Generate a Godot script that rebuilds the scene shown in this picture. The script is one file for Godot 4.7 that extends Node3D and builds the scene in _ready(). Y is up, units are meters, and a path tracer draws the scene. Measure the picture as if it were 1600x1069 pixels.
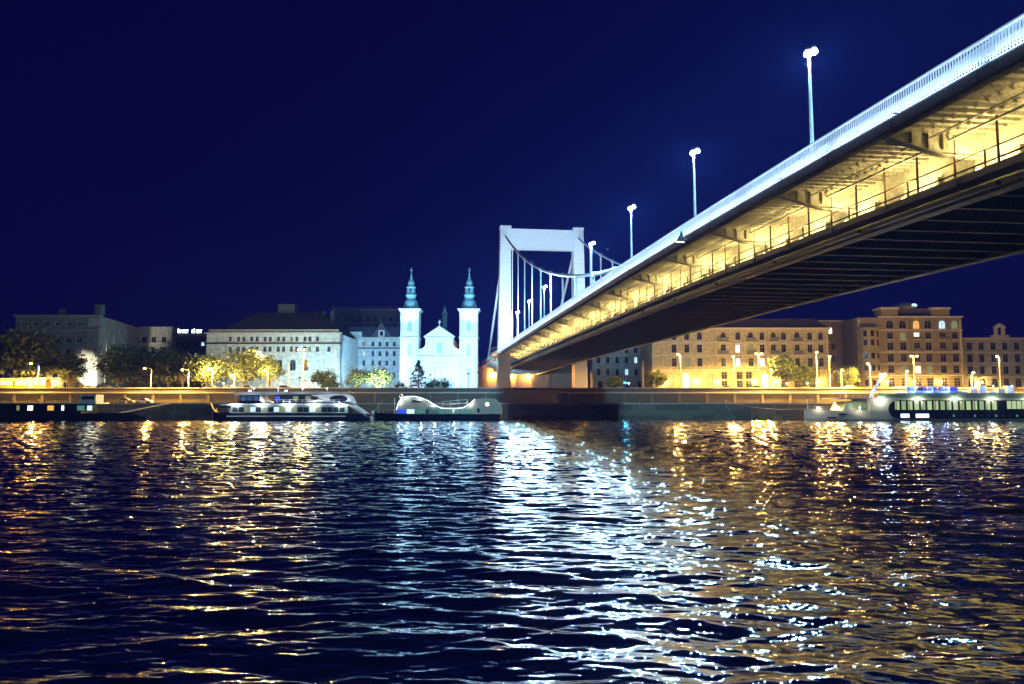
extends Node3D
# A night view across a wide river: a suspension bridge on the right, a floodlit twin-towered church, lit embankment, moored boats.
# Axes: x to the right along the far bank, y up (0 = water level), -z across the river. Metres.

const PHI := 7.24                 # the bridge runs across the river, turned by this angle
const BRIDGE_AT := Vector3(25.2, 0, 0)
const GROUND := 8.0               # upper embankment level
const QUAY := 4.2                 # lower quay level

var M := {}
var used := {}
var rng := RandomNumberGenerator.new()
var win_cache := {}

# ------------------------------------------------------------------ mesh builder
class MB:
	var v := PackedVector3Array()
	var n := PackedVector3Array()
	var c := PackedColorArray()
	var tint := Color.WHITE
	var colored := false
	var xf := Transform3D()
	func tri(a: Vector3, b: Vector3, d: Vector3) -> void:
		a = xf * a; b = xf * b; d = xf * d
		var m := (a - d).cross(a - b)
		if m.length_squared() < 1e-14: return
		m = m.normalized()
		v.append(a); v.append(b); v.append(d)
		n.append(m); n.append(m); n.append(m)
		if colored:
			c.append(tint); c.append(tint); c.append(tint)
	func quad(a: Vector3, b: Vector3, d: Vector3, e: Vector3) -> void:
		tri(a, b, d); tri(a, d, e)
	func vert(p: Vector3, m: Vector3) -> void:
		v.append(xf * p); n.append((xf.basis * m).normalized())
		if colored: c.append(tint)
	func box(lo: Vector3, hi: Vector3) -> MB:
		var a := Vector3(lo.x, lo.y, lo.z); var b := Vector3(hi.x, lo.y, lo.z); var d := Vector3(hi.x, hi.y, lo.z); var e := Vector3(lo.x, hi.y, lo.z)
		var f := Vector3(lo.x, lo.y, hi.z); var g := Vector3(hi.x, lo.y, hi.z); var h := Vector3(hi.x, hi.y, hi.z); var i := Vector3(lo.x, hi.y, hi.z)
		quad(a, b, d, e); quad(g, f, i, h); quad(f, a, e, i); quad(b, g, h, d); quad(e, d, h, i); quad(f, g, b, a)
		return self
	func boxc(at: Vector3, size: Vector3) -> MB:
		return box(at - size / 2, at + size / 2)
	# a box with chamfered top edges
	func slab(lo: Vector3, hi: Vector3, ch: float) -> MB:
		box(lo, Vector3(hi.x, hi.y - ch, hi.z))
		var y0 := hi.y - ch
		var a := Vector3(lo.x, y0, lo.z); var b := Vector3(hi.x, y0, lo.z); var d := Vector3(hi.x, y0, hi.z); var e := Vector3(lo.x, y0, hi.z)
		var a2 := Vector3(lo.x + ch, hi.y, lo.z + ch); var b2 := Vector3(hi.x - ch, hi.y, lo.z + ch); var d2 := Vector3(hi.x - ch, hi.y, hi.z - ch); var e2 := Vector3(lo.x + ch, hi.y, hi.z - ch)
		quad(a, b, b2, a2); quad(b, d, d2, b2); quad(d, e, e2, d2); quad(e, a, a2, e2); quad(a2, b2, d2, e2)
		return self
	func tube(pts: Array, radii: Array, sides := 8) -> MB:
		var rings := []
		var dirs := []
		for i in pts.size():
			var t: Vector3 = (pts[mini(i + 1, pts.size() - 1)] - pts[maxi(i - 1, 0)]).normalized()
			var side := t.cross(Vector3.UP if absf(t.y) < 0.95 else Vector3.RIGHT).normalized()
			var up := side.cross(t).normalized()
			var ring := []
			var dd := []
			for k in sides:
				var an := TAU * k / sides
				var o := side * cos(an) + up * sin(an)
				dd.append(o)
				ring.append(pts[i] + o * float(radii[mini(i, radii.size() - 1)]))
			rings.append(ring); dirs.append(dd)
		for i in pts.size() - 1:
			for k in sides:
				var l := (k + 1) % sides
				vert(rings[i][k], dirs[i][k]); vert(rings[i][l], dirs[i][l]); vert(rings[i + 1][l], dirs[i + 1][l])
				vert(rings[i][k], dirs[i][k]); vert(rings[i + 1][l], dirs[i + 1][l]); vert(rings[i + 1][k], dirs[i + 1][k])
		for k in sides - 2:
			tri(rings[0][0], rings[0][k + 2], rings[0][k + 1])
			var e: Array = rings[pts.size() - 1]
			tri(e[0], e[k + 1], e[k + 2])
		return self
	# profile: array of [radius, y]
	func lathe(profile: Array, sides: int, at := Vector3.ZERO, smooth := true, turn := 0.0) -> MB:
		for i in profile.size() - 1:
			var r0: float = profile[i][0]; var y0: float = profile[i][1]; var r1: float = profile[i + 1][0]; var y1: float = profile[i + 1][1]
			var slope := Vector2(y1 - y0, r0 - r1).normalized()
			for k in sides:
				var a0 := TAU * k / sides + turn; var a1 := TAU * (k + 1) / sides + turn
				var d0 := Vector3(cos(a0), 0, sin(a0)); var d1 := Vector3(cos(a1), 0, sin(a1))
				var p00 := at + d0 * r0 + Vector3(0, y0, 0); var p01 := at + d1 * r0 + Vector3(0, y0, 0)
				var p10 := at + d0 * r1 + Vector3(0, y1, 0); var p11 := at + d1 * r1 + Vector3(0, y1, 0)
				if smooth:
					var n0 := d0 * slope.x + Vector3(0, slope.y, 0); var n1 := d1 * slope.x + Vector3(0, slope.y, 0)
					if r0 > 1e-4:
						vert(p00, n0); vert(p01, n1); vert(p11, n1)
					if r1 > 1e-4:
						vert(p00, n0); vert(p11, n1); vert(p10, n0)
				else:
					quad(p00, p01, p11, p10)
		return self
	# polygon in local x,y pushed from z0 to z1
	func prism(poly: PackedVector2Array, z0: float, z1: float) -> MB:
		var ids := Geometry2D.triangulate_polygon(poly)
		for i in range(0, ids.size(), 3):
			var a := poly[ids[i]]; var b := poly[ids[i + 1]]; var d := poly[ids[i + 2]]
			if (b - a).cross(d - a) > 0:
				var t := b; b = d; d = t
			tri(Vector3(a.x, a.y, z1), Vector3(b.x, b.y, z1), Vector3(d.x, d.y, z1))
			tri(Vector3(a.x, a.y, z0), Vector3(d.x, d.y, z0), Vector3(b.x, b.y, z0))
		var ccw := not Geometry2D.is_polygon_clockwise(poly)
		for i in poly.size():
			var a := poly[i]; var b := poly[(i + 1) % poly.size()]
			if not ccw:
				var t := a; a = b; b = t
			quad(Vector3(a.x, a.y, z1), Vector3(a.x, a.y, z0), Vector3(b.x, b.y, z0), Vector3(b.x, b.y, z1))
		return self
	func mesh() -> ArrayMesh:
		var arr := []
		arr.resize(Mesh.ARRAY_MAX)
		arr[Mesh.ARRAY_VERTEX] = v
		arr[Mesh.ARRAY_NORMAL] = n
		if colored: arr[Mesh.ARRAY_COLOR] = c
		var m := ArrayMesh.new()
		m.add_surface_from_arrays(Mesh.PRIMITIVE_TRIANGLES, arr)
		return m

# ------------------------------------------------------------------ naming and tagging
func numbered(called: String) -> String:
	var k: int = used.get(called, 0)
	used[called] = k + 1
	return called if k == 0 else "%s_%03d" % [called, k]

func thing(called: String, label: String, category: String, at := Vector3.ZERO, turn := 0.0, group := "") -> Node3D:
	var o := Node3D.new()
	o.name = numbered(called)
	add_child(o)
	o.position = at
	o.rotation_degrees.y = turn
	tag(o, label, category, group)
	return o

func tag(o: Node, label: String, category: String, group := "") -> void:
	o.set_meta("label", label)
	o.set_meta("category", category)
	if group: o.set_meta("group", group)

func part(parent: Node, called: String, mesh: Mesh, m: Material, at := Vector3.ZERO) -> MeshInstance3D:
	var o := MeshInstance3D.new()
	o.name = called
	o.mesh = mesh
	o.material_override = m
	o.position = at
	parent.add_child(o, true)
	return o

func setting(called: String, mesh: Mesh, m: Material, label: String) -> MeshInstance3D:
	var o := part(self, called, mesh, m)
	o.set_meta("kind", "structure")
	o.set_meta("label", label)
	return o

func relabel(o: Node3D, label: String, called: String, at: Vector3, turn := 0.0, size := 1.0) -> Node3D:
	var r: Node3D = o.duplicate()
	r.name = numbered(called)
	add_child(r)
	r.position = at
	r.rotation_degrees.y = turn
	r.scale = Vector3.ONE * size
	r.set_meta("label", label)
	return r

# ------------------------------------------------------------------ materials
func lin(r: float, g: float, b: float) -> Color:
	return Color(r, g, b).linear_to_srgb()

func noise_tex(freq: float, lo: float, hi: float, seed_: int, octaves := 5, size := 512) -> NoiseTexture2D:
	var f := FastNoiseLite.new()
	f.seed = seed_
	f.noise_type = FastNoiseLite.TYPE_SIMPLEX_SMOOTH
	f.frequency = freq
	f.fractal_octaves = octaves
	f.fractal_gain = 0.6
	var t := NoiseTexture2D.new()
	t.width = size; t.height = size
	t.seamless = true
	t.noise = f
	var g := Gradient.new()
	g.set_color(0, Color(lo, lo, lo)); g.set_color(1, Color(hi, hi, hi))
	t.color_ramp = g
	return t

func paint(c: Color, rough := 0.7, tex: Texture2D = null, scale := 0.2, metal := 0.0) -> StandardMaterial3D:
	var m := StandardMaterial3D.new()
	m.albedo_color = c
	m.roughness = rough
	m.metallic = metal
	if tex:
		m.albedo_texture = tex
		m.uv1_triplanar = true
		m.uv1_world_triplanar = true
		m.uv1_scale = Vector3.ONE * scale
	return m

func glow(c: Color, energy: float) -> StandardMaterial3D:
	var m := StandardMaterial3D.new()
	m.albedo_color = Color(0.1, 0.1, 0.1)
	m.emission_enabled = true
	m.emission = c
	m.emission_energy_multiplier = energy
	m.roughness = 0.5
	return m

func make_materials() -> void:
	var grime := noise_tex(0.012, 0.68, 1.0, 3)
	var streak := noise_tex(0.03, 0.6, 1.0, 8, 6)
	var fine := noise_tex(0.06, 0.8, 1.0, 5, 4)
	M.white_paint = paint(lin(0.78, 0.8, 0.82), 0.45, fine, 0.06)
	M.rail_paint = paint(lin(0.76, 0.8, 0.84), 0.4, fine, 0.3)
	M.cream_steel = paint(lin(0.62, 0.6, 0.5), 0.5, grime, 0.22)
	M.soffit = paint(lin(0.6, 0.57, 0.47), 0.6, streak, 0.25)
	M.dark_steel = paint(lin(0.12, 0.12, 0.12), 0.6, grime, 0.3)
	M.fascia = paint(lin(0.17, 0.2, 0.24), 0.55, streak, 0.3)
	M.rust_steel = paint(lin(0.1, 0.05, 0.025), 0.6, fine, 0.6)
	M.cable = paint(lin(0.42, 0.45, 0.5), 0.5, fine, 0.4)
	M.asphalt = paint(lin(0.05, 0.05, 0.052), 0.85, grime, 0.2)
	M.stone = paint(lin(0.3, 0.27, 0.18), 0.85, streak, 0.18)
	M.stone_dark = paint(lin(0.2, 0.185, 0.13), 0.85, streak, 0.18)
	M.stone_light = paint(lin(0.42, 0.39, 0.33), 0.8, streak, 0.22)
	M.coping = paint(lin(0.5, 0.47, 0.4), 0.75, fine, 0.3)
	M.church_wall = paint(lin(0.8, 0.79, 0.76), 0.8, fine, 0.1)
	M.church_trim = paint(lin(0.7, 0.69, 0.66), 0.8, fine, 0.2)
	M.verdigris = paint(lin(0.22, 0.5, 0.55), 0.55, streak, 0.4)
	M.plaster_grey = paint(lin(0.34, 0.35, 0.32), 0.85, grime, 0.1)
	M.plaster_pale = paint(lin(0.56, 0.56, 0.52), 0.85, grime, 0.1)
	M.plaster_ochre = paint(lin(0.4, 0.35, 0.21), 0.85, grime, 0.12)
	M.plaster_brown = paint(lin(0.25, 0.21, 0.13), 0.85, streak, 0.15)
	M.plaster_dim = paint(lin(0.2, 0.2, 0.18), 0.85, grime, 0.1)
	M.trim_stone = paint(lin(0.46, 0.42, 0.34), 0.8, fine, 0.2)
	M.slate = paint(lin(0.05, 0.055, 0.07), 0.6, streak, 0.3)
	M.roof_tile = paint(lin(0.1, 0.07, 0.055), 0.8, streak, 0.4)
	M.window_frame = paint(lin(0.14, 0.12, 0.1), 0.6)
	M.dark_glass = paint(lin(0.012, 0.014, 0.02), 0.08)
	M.pale_pane = paint(lin(0.3, 0.52, 0.6), 0.3)
	M.blue_glass = paint(lin(0.03, 0.06, 0.12), 0.1)
	M.lit_white = glow(Color(1.0, 0.97, 0.88), 0.8)
	M.lit_warm = glow(Color(1.0, 0.72, 0.36), 0.45)
	M.lit_cool = glow(Color(0.78, 0.92, 1.0), 0.5)
	M.lit_dim = glow(Color(0.85, 0.92, 0.6), 0.12)
	M.lit_blue = glow(Color(0.2, 0.35, 1.0), 0.4)
	M.bark = paint(lin(0.09, 0.065, 0.045), 0.9, streak, 0.8)
	M.pole_grey = paint(lin(0.32, 0.33, 0.33), 0.5, fine, 0.6)
	M.pole_dark = paint(lin(0.06, 0.065, 0.06), 0.5, fine, 0.6)
	M.housing = paint(lin(0.12, 0.12, 0.12), 0.5)
	M.sodium = glow(Color(1.0, 0.76, 0.34), 26.0)
	M.led_bulb = glow(Color(0.82, 0.93, 1.0), 26.0)
	M.flood_lens = glow(Color(0.85, 0.95, 1.0), 14.0)
	M.warm_lens = glow(Color(1.0, 0.9, 0.62), 10.0)
	M.led_strip = glow(Color(0.8, 0.9, 1.0), 0.6)
	M.boat_white = paint(lin(0.72, 0.72, 0.7), 0.3, fine, 0.3)
	M.boat_dark = paint(lin(0.012, 0.014, 0.022), 0.25)
	M.boat_navy = paint(lin(0.02, 0.025, 0.05), 0.25)
	M.boat_beige = paint(lin(0.42, 0.38, 0.27), 0.45, fine, 0.3)
	M.boat_hull_pale = paint(lin(0.5, 0.48, 0.42), 0.35, fine, 0.3)
	M.boat_green = paint(lin(0.16, 0.24, 0.2), 0.4, fine, 0.3)
	M.tram_yellow = paint(lin(0.75, 0.45, 0.04), 0.35)
	M.tram_cream = paint(lin(0.75, 0.7, 0.55), 0.35)
	M.rubber = paint(lin(0.02, 0.02, 0.02), 0.8)
	M.red_paint = paint(lin(0.6, 0.06, 0.03), 0.5)
	M.car_white = paint(lin(0.7, 0.7, 0.7), 0.2)
	M.car_silver = paint(lin(0.4, 0.42, 0.44), 0.25, null, 1.0, 0.6)
	M.car_dark = paint(lin(0.03, 0.03, 0.035), 0.2)
	M.earth = paint(lin(0.09, 0.08, 0.06), 0.95, grime, 0.1)
	var leaf := StandardMaterial3D.new()
	leaf.albedo_color = Color.WHITE
	leaf.vertex_color_use_as_albedo = true
	leaf.roughness = 0.65
	leaf.backlight_enabled = true
	leaf.backlight = Color(0.5, 0.5, 0.4)
	M.leaf = leaf

# ------------------------------------------------------------------ camera, sky, exposure
func make_view() -> void:
	var cam := Camera3D.new()
	cam.name = "camera"
	cam.position = Vector3(0, 4.3, 0)
	cam.rotation_degrees = Vector3(4.674, 0, 0)
	cam.fov = 49.18
	cam.near = 0.1
	cam.far = 5000.0
	add_child(cam)
	cam.current = true
	var e := Environment.new()
	e.background_mode = Environment.BG_SKY
	var sky := Sky.new()
	var sm := ProceduralSkyMaterial.new()
	sm.sky_top_color = Color8(2, 0, 28)
	sm.sky_horizon_color = Color8(2, 1, 30)
	sm.sky_curve = 0.12
	sm.ground_horizon_color = Color8(3, 3, 30)
	sm.ground_bottom_color = Color8(2, 1, 22)
	sky.sky_material = sm
	e.sky = sky
	e.tonemap_mode = Environment.TONE_MAPPER_LINEAR
	e.tonemap_exposure = 2.6
	e.fog_enabled = true
	e.fog_density = 0.00028
	e.fog_light_color = Color(0.4, 0.5, 1.0)
	e.sdfgi_enabled = true
	e.ssao_enabled = true
	e.ssil_enabled = true
	var we := WorldEnvironment.new()
	we.name = "environment"
	we.environment = e
	add_child(we)

# ------------------------------------------------------------------ lights
func omni(parent: Node3D, at: Vector3, c: Color, energy: float, size := 0.2) -> void:
	var l := OmniLight3D.new()
	l.name = "lamp_light"
	l.light_color = c
	l.light_energy = energy
	l.light_size = size
	l.omni_range = 400.0
	l.omni_attenuation = 2.0
	l.shadow_enabled = true
	l.position = at
	parent.add_child(l, true)

func spot(parent: Node3D, at: Vector3, towards: Vector3, c: Color, energy: float, angle: float, size := 0.25, soft := 0.5) -> void:
	var l := SpotLight3D.new()
	l.name = "lamp_light"
	l.light_color = c
	l.light_energy = energy
	l.light_size = size
	l.spot_range = 400.0
	l.spot_attenuation = 2.0
	l.spot_angle = angle
	l.spot_angle_attenuation = soft
	l.shadow_enabled = true
	parent.add_child(l, true)
	var z := -towards.normalized()
	var x := Vector3.UP.cross(z)
	x = (Vector3.RIGHT if x.length() < 0.01 else x.normalized())
	l.transform = Transform3D(Basis(x, z.cross(x), z), at)

# ------------------------------------------------------------------ water
func make_river() -> void:
	rng.seed = 41
	var waves := []
	# crests run mostly along the far bank; long swell, chop and ripples
	for i in 46:
		var f := i / 45.0
		var wl: float = exp(lerpf(log(4.8), log(0.2), f)) * rng.randf_range(0.85, 1.15)
		var wide := 24.0 if wl > 1.0 else 36.0
		var dirn := deg_to_rad(rng.randf_range(-wide, wide) + (9.0 if i % 2 else -5.0))
		var k := TAU / wl
		var steep := (lerpf(0.009, 0.046, f * 2.0) if f < 0.5 else lerpf(0.046, 0.038, f * 2.0 - 1.0)) * rng.randf_range(0.7, 1.3)
		waves.append([k * sin(dirn), k * cos(dirn), steep / k, rng.randf() * TAU])
	var zs := [7.0]
	while zs[-1] < 205.0:
		zs.append(zs[-1] * 1.0036)
	var cols := 560
	var v := PackedVector3Array()
	var n := PackedVector3Array()
	var idx := PackedInt32Array()
	var rows := zs.size()
	v.resize(rows * (cols + 1)); n.resize(rows * (cols + 1))
	var at := 0
	for z in zs:
		var half: float = z * 0.86 + 6.0
		for j in cols + 1:
			var x: float = -half + 2.0 * half * j / cols
			var y := 0.0
			var sx := 0.0
			var sz := 0.0
			for w in waves:
				var a: float = w[0] * x + w[1] * z + w[3]
				y += w[2] * sin(a)
				var cw: float = w[2] * cos(a)
				sx += w[0] * cw
				sz += w[1] * cw
			v[at] = Vector3(x, y, -z)
			n[at] = Vector3(-sx, 1.0, sz).normalized()
			at += 1
	for i in rows - 1:
		var b := i * (cols + 1)
		for j in cols:
			var p := b + j
			idx.append(p); idx.append(p + cols + 1); idx.append(p + 1)
			idx.append(p + 1); idx.append(p + cols + 1); idx.append(p + cols + 2)
	var arr := []
	arr.resize(Mesh.ARRAY_MAX)
	arr[Mesh.ARRAY_VERTEX] = v
	arr[Mesh.ARRAY_NORMAL] = n
	arr[Mesh.ARRAY_INDEX] = idx
	var mesh := ArrayMesh.new()
	mesh.add_surface_from_arrays(Mesh.PRIMITIVE_TRIANGLES, arr)
	var m := StandardMaterial3D.new()
	m.albedo_color = lin(0.002, 0.004, 0.012)
	m.roughness = 0.03
	m.metallic_specular = 0.7
	m.clearcoat_enabled = true
	m.clearcoat = 1.0
	m.clearcoat_roughness = 0.04
	var f := FastNoiseLite.new()
	f.seed = 11
	f.noise_type = FastNoiseLite.TYPE_SIMPLEX_SMOOTH
	f.frequency = 0.02
	f.fractal_octaves = 4
	var t := NoiseTexture2D.new()
	t.width = 1024; t.height = 1024
	t.seamless = true
	t.as_normal_map = true
	t.bump_strength = 6.0
	t.noise = f
	m.normal_enabled = true
	m.normal_texture = t
	m.normal_scale = 0.3
	m.uv1_triplanar = true
	m.uv1_world_triplanar = true
	m.uv1_scale = Vector3(0.09, 0.16, 0.16)
	var r := setting("river", mesh, m, "dark rippled river reflecting the lights of the far bank")
	var under := MB.new()
	under.quad(Vector3(-900, -0.7, 60), Vector3(-900, -0.7, -203), Vector3(900, -0.7, -203), Vector3(900, -0.7, 60))
	part(r, "deep_water", under.mesh(), m)

# ------------------------------------------------------------------ embankment
func make_bank() -> void:
	var g := MB.new()
	g.quad(Vector3(-1500, GROUND, -216.6), Vector3(-1500, GROUND, -2600), Vector3(1500, GROUND, -2600), Vector3(1500, GROUND, -216.6))
	setting("ground", g.mesh(), M.asphalt, "upper embankment street level behind the river wall")
	var q := MB.new()
	q.box(Vector3(-700, -3, -216.2), Vector3(700, QUAY, -200.6))
	setting("lower_quay", q.mesh(), M.stone, "lower quay road with a dark stone river wall")
	# river wall: two courses of large facing blocks, each block its own piece where it shows
	var wall := thing("river_wall", "long dark stone quay wall rising from the water", "wall", Vector3(0, 0, -200.6))
	var blocks := []
	for k in 3:
		var b := MB.new()
		b.slab(Vector3(0.02, 0, 0), Vector3(5.96, 1.3, 0.22), 0.03)
		blocks.append(b.mesh())
	for row in 3:
		var x := -168.0 - row * 2.0
		while x < 172.0:
			var o := part(wall, "stone_block", blocks[0], M.stone_dark if rng.randf() < 0.6 else M.stone, Vector3(x, -0.25 + row * 1.38, rng.randf_range(-0.03, 0.03)))
			o.set_meta("kind", "part")
			o.remove_meta("kind")
			x += 6.0
	var x2 := -168.0
	var cop := MB.new()
	cop.slab(Vector3(0.01, 0, -0.9), Vector3(5.98, 0.34, 0.45), 0.05)
	var copm := cop.mesh()
	while x2 < 172.0:
		part(wall, "coping_stone", copm, M.coping, Vector3(x2, QUAY - 0.2, 0))
		x2 += 6.0
	var up := thing("embankment_wall", "stone retaining wall between the lower quay and the street above", "wall", Vector3(0, 0, -216.5))
	var b2 := MB.new()
	b2.box(Vector3(-700, QUAY - 0.1, -0.4), Vector3(700, GROUND - 0.9, 0.1))
	part(up, "wall_face", b2.mesh(), M.stone_dark)
	var led := MB.new()
	led.slab(Vector3(-700, GROUND - 0.9, -0.4), Vector3(700, GROUND - 0.55, 0.4), 0.06)
	part(up, "ledge", led.mesh(), M.coping)
	var par := MB.new()
	par.box(Vector3(-700, GROUND - 0.55, -0.25), Vector3(700, GROUND + 0.55, 0.05))
	part(up, "parapet", par.mesh(), M.stone_dark)
	var cap := MB.new()
	cap.slab(Vector3(0.01, 0, -0.4), Vector3(7.98, 0.18, 0.2), 0.04)
	var capm := cap.mesh()
	var x3 := -176.0
	while x3 < 180.0:
		part(up, "parapet_coping", capm, M.coping, Vector3(x3, GROUND + 0.55, 0))
		var bt := part(up, "buttress", null, M.stone)
		bt.mesh = buttress_mesh()
		bt.position = Vector3(x3, 0, 0.1)
		x3 += 8.0
	# oblique stair rails on the river wall
	var st := thing("quay_stair", "three slanting stone stair strings on the quay wall", "stair", Vector3(57.0, 0, -200.3))
	for k in 3:
		var s := MB.new()
		s.prism(PackedVector2Array([Vector2(-2.6 + k * 1.0, 4.1), Vector2(-2.2 + k * 1.0, 4.1), Vector2(0.2 + k * 1.0, 0.2), Vector2(-0.2 + k * 1.0, 0.2)]), 0.0, 0.7)
		part(st, "stair_string", s.mesh(), M.stone_light)

var buttress_m: ArrayMesh
func buttress_mesh() -> ArrayMesh:
	if buttress_m == null:
		var b := MB.new()
		b.slab(Vector3(0, QUAY, 0), Vector3(0.7, GROUND - 0.92, 0.22), 0.05)
		buttress_m = b.mesh()
	return buttress_m

# ------------------------------------------------------------------ bridge (local axes: x across the deck from the near rail, y up, -z along)
func rail_y(s: float) -> float:
	var z := s * 0.992
	var y := 21.5
	if z < 100.0: y -= 0.00019 * (100.0 - z) * (100.0 - z)
	elif z < 231.0: y -= 0.00002 * (z - 100.0) * (z - 100.0)
	else: y -= 0.343 + (z - 231.0) * 0.012
	return y

func sweep(mb: MB, prof: PackedVector2Array, s0: float, s1: float, step := 6.2) -> MB:
	var count := maxi(1, int(ceil((s1 - s0) / step)))
	for i in count:
		var a := s0 + (s1 - s0) * i / count
		var b := s0 + (s1 - s0) * (i + 1) / count
		var ya := rail_y(a); var yb := rail_y(b)
		for k in prof.size():
			var p := prof[k]; var q := prof[(k + 1) % prof.size()]
			mb.quad(Vector3(p.x, ya + p.y, -a), Vector3(p.x, yb + p.y, -b), Vector3(q.x, yb + q.y, -b), Vector3(q.x, ya + q.y, -a))
	for e in [s0, s1]:
		var ids := Geometry2D.triangulate_polygon(prof)
		for i in range(0, ids.size(), 3):
			mb.tri(Vector3(prof[ids[i]].x, rail_y(e) + prof[ids[i]].y, -e), Vector3(prof[ids[i + 1]].x, rail_y(e) + prof[ids[i + 1]].y, -e), Vector3(prof[ids[i + 2]].x, rail_y(e) + prof[ids[i + 2]].y, -e))
	return mb

func rect(x0: float, y0: float, x1: float, y1: float) -> PackedVector2Array:
	return PackedVector2Array([Vector2(x0, y0), Vector2(x1, y0), Vector2(x1, y1), Vector2(x0, y1)])

func swept(parent: Node, called: String, m: Material, profs: Array, s0: float, s1: float, step := 6.2) -> MeshInstance3D:
	var mb := MB.new()
	for p in profs: sweep(mb, p, s0, s1, step)
	return part(parent, called, mb.mesh(), m)

const S0 := -45.0
const S1 := 296.0
const SP := 233.0                 # pylon
const PITCH := 12.5               # spacing of hangers and brackets
const WIDE := 28.4

func cable_y(s: float) -> float:
	var d := (s - 60.0) / 173.0
	return 4.3 + 16.2 + 36.3 * d * d

func make_bridge() -> void:
	var br := thing("suspension_bridge", "long white suspension bridge with golden lit side girder and portal pylon", "bridge", BRIDGE_AT, PHI)
	# deck
	swept(br, "deck_slab", M.soffit, [rect(0.35, -1.45, WIDE - 0.35, -1.25)], S0, S1)
	swept(br, "roadway", M.asphalt, [rect(4.2, -1.246, WIDE - 4.2, -1.2)], S0, S1)
	for side in 2:
		var x := func(o: float) -> float: return o if side == 0 else WIDE - o
		var r := func(a: float, b: float, c: float, d: float) -> PackedVector2Array: return rect(minf(x.call(a), x.call(c)), b, maxf(x.call(a), x.call(c)), d)
		swept(br, "edge_beam", M.fascia, [r.call(0.0, -1.95, 0.345, -1.25), r.call(0.0, -1.95, 0.6, -1.86)], S0, S1)
		swept(br, "handrail", M.rail_paint, [r.call(0.02, -0.09, 0.2, 0.0)], S0, S1)
		swept(br, "rail_panel", M.rail_paint, [r.call(0.22, -0.82, 0.28, -0.46)], S0, S1)
		swept(br, "foot_rail", M.rail_paint, [r.call(0.05, -1.24, 0.17, -1.17)], S0, S1)
		# main girder web with flanges and stiffeners
		swept(br, "main_girder", M.cream_steel, [r.call(6.4, -4.4, 6.46, -1.452)], S0, S1)
		var low := -4.95
		swept(br, "bottom_flange", M.cream_steel, [r.call(6.38, low, 6.48, -4.402), r.call(6.05, low - 0.08, 6.8, low - 0.002), r.call(6.2, -4.46, 6.378, -4.4)], S0, S1)
		# inspection walkway hung under the cantilever
		swept(br, "walkway_floor", M.pole_grey, [r.call(4.55, -4.3, 6.19, -4.18), r.call(4.5, -4.5, 4.62, -4.08)], S0, S1)
		swept(br, "walkway_handrail", M.rust_steel, [r.call(4.55, -3.2, 4.61, -3.14)], S0, S1)
		swept(br, "walkway_kneerail", M.rust_steel, [r.call(4.55, -3.86, 4.62, -3.78)], S0, S1)
		swept(br, "service_pipe", M.cream_steel, [r.call(2.95, -1.95, 3.03, -1.87), r.call(4.2, -1.98, 4.32, -1.86)], S0, S1)
	# lower utility pipe in lengths under the near walkway
	var s := 12.5
	while s < SP:
		swept(br, "drain_pipe", M.boat_green, [rect(5.15, -5.02, 5.45, -4.78)], s + 0.7, s + PITCH - 0.7)
		s += PITCH
	# stringers of the near cantilever: close ribs under the footway, each rib a piece
	var rib := MB.new()
	rib.box(Vector3(0.6, -0.16, -0.06), Vector3(6.38, 0.0, 0.06))
	var ribm := rib.mesh()
	s = 20.0
	while s < 130.0:
		part(br, "footway_rib", ribm, M.soffit, Vector3(0, rail_y(s) - 1.452, -s))
		s += 0.78
	# cantilever brackets, walkway hangers, and cross beams set close to shade the underside
	var bk := MB.new()
	bk.xf = Transform3D(Basis(Vector3(1, 0, 0), Vector3(0, 1, 0), Vector3(0, 0, 1)), Vector3.ZERO)
	bk.prism(PackedVector2Array([Vector2(0.62, -1.47), Vector2(0.62, -1.95), Vector2(3.8, -2.78), Vector2(6.38, -2.84), Vector2(6.38, -1.47)]), -0.03, 0.03)
	bk.prism(PackedVector2Array([Vector2(0.6, -1.95), Vector2(0.6, -2.02), Vector2(3.8, -2.86), Vector2(6.38, -2.92), Vector2(6.38, -2.84), Vector2(3.8, -2.78)]), -0.22, 0.22)
	for xx in [1.9, 2.9, 3.8]:
		bk.box(Vector3(xx, -2.5 if xx > 2 else -2.2, -0.2), Vector3(xx + 0.06, -1.47, 0.2))
	bk.box(Vector3(5.0, -2.3, 0.03), Vector3(5.3, -1.95, 0.05))
	var bkm := bk.mesh()
	var stf := MB.new()
	stf.box(Vector3(6.14, -4.16, -0.05), Vector3(6.39, -2.92, 0.05))
	var stfm := stf.mesh()
	var cb := MB.new()
	cb.box(Vector3(6.48, -4.86, -0.04), Vector3(WIDE - 6.48, -1.47, 0.04))
	cb.box(Vector3(6.82, -4.94, -0.12), Vector3(WIDE - 6.82, -4.862, 0.12))
	var cbm := cb.mesh()
	var hg := MB.new()
	hg.box(Vector3(4.53, -4.08, -0.045), Vector3(4.62, -1.62, 0.045))
	var hgm := hg.mesh()
	var post := MB.new()
	post.box(Vector3(4.53, -4.08, -0.035), Vector3(4.6, -3.15, 0.035))
	var postm := post.mesh()
	var foot := MB.new()
	foot.box(Vector3(4.38, -4.62, -0.28), Vector3(4.62, -4.12, 0.28))
	var footm := foot.mesh()
	s = 140.4 - PITCH * 13
	var flip := Basis(Vector3(-1, 0, 0), Vector3(0, 1, 0), Vector3(0, 0, -1))
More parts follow.
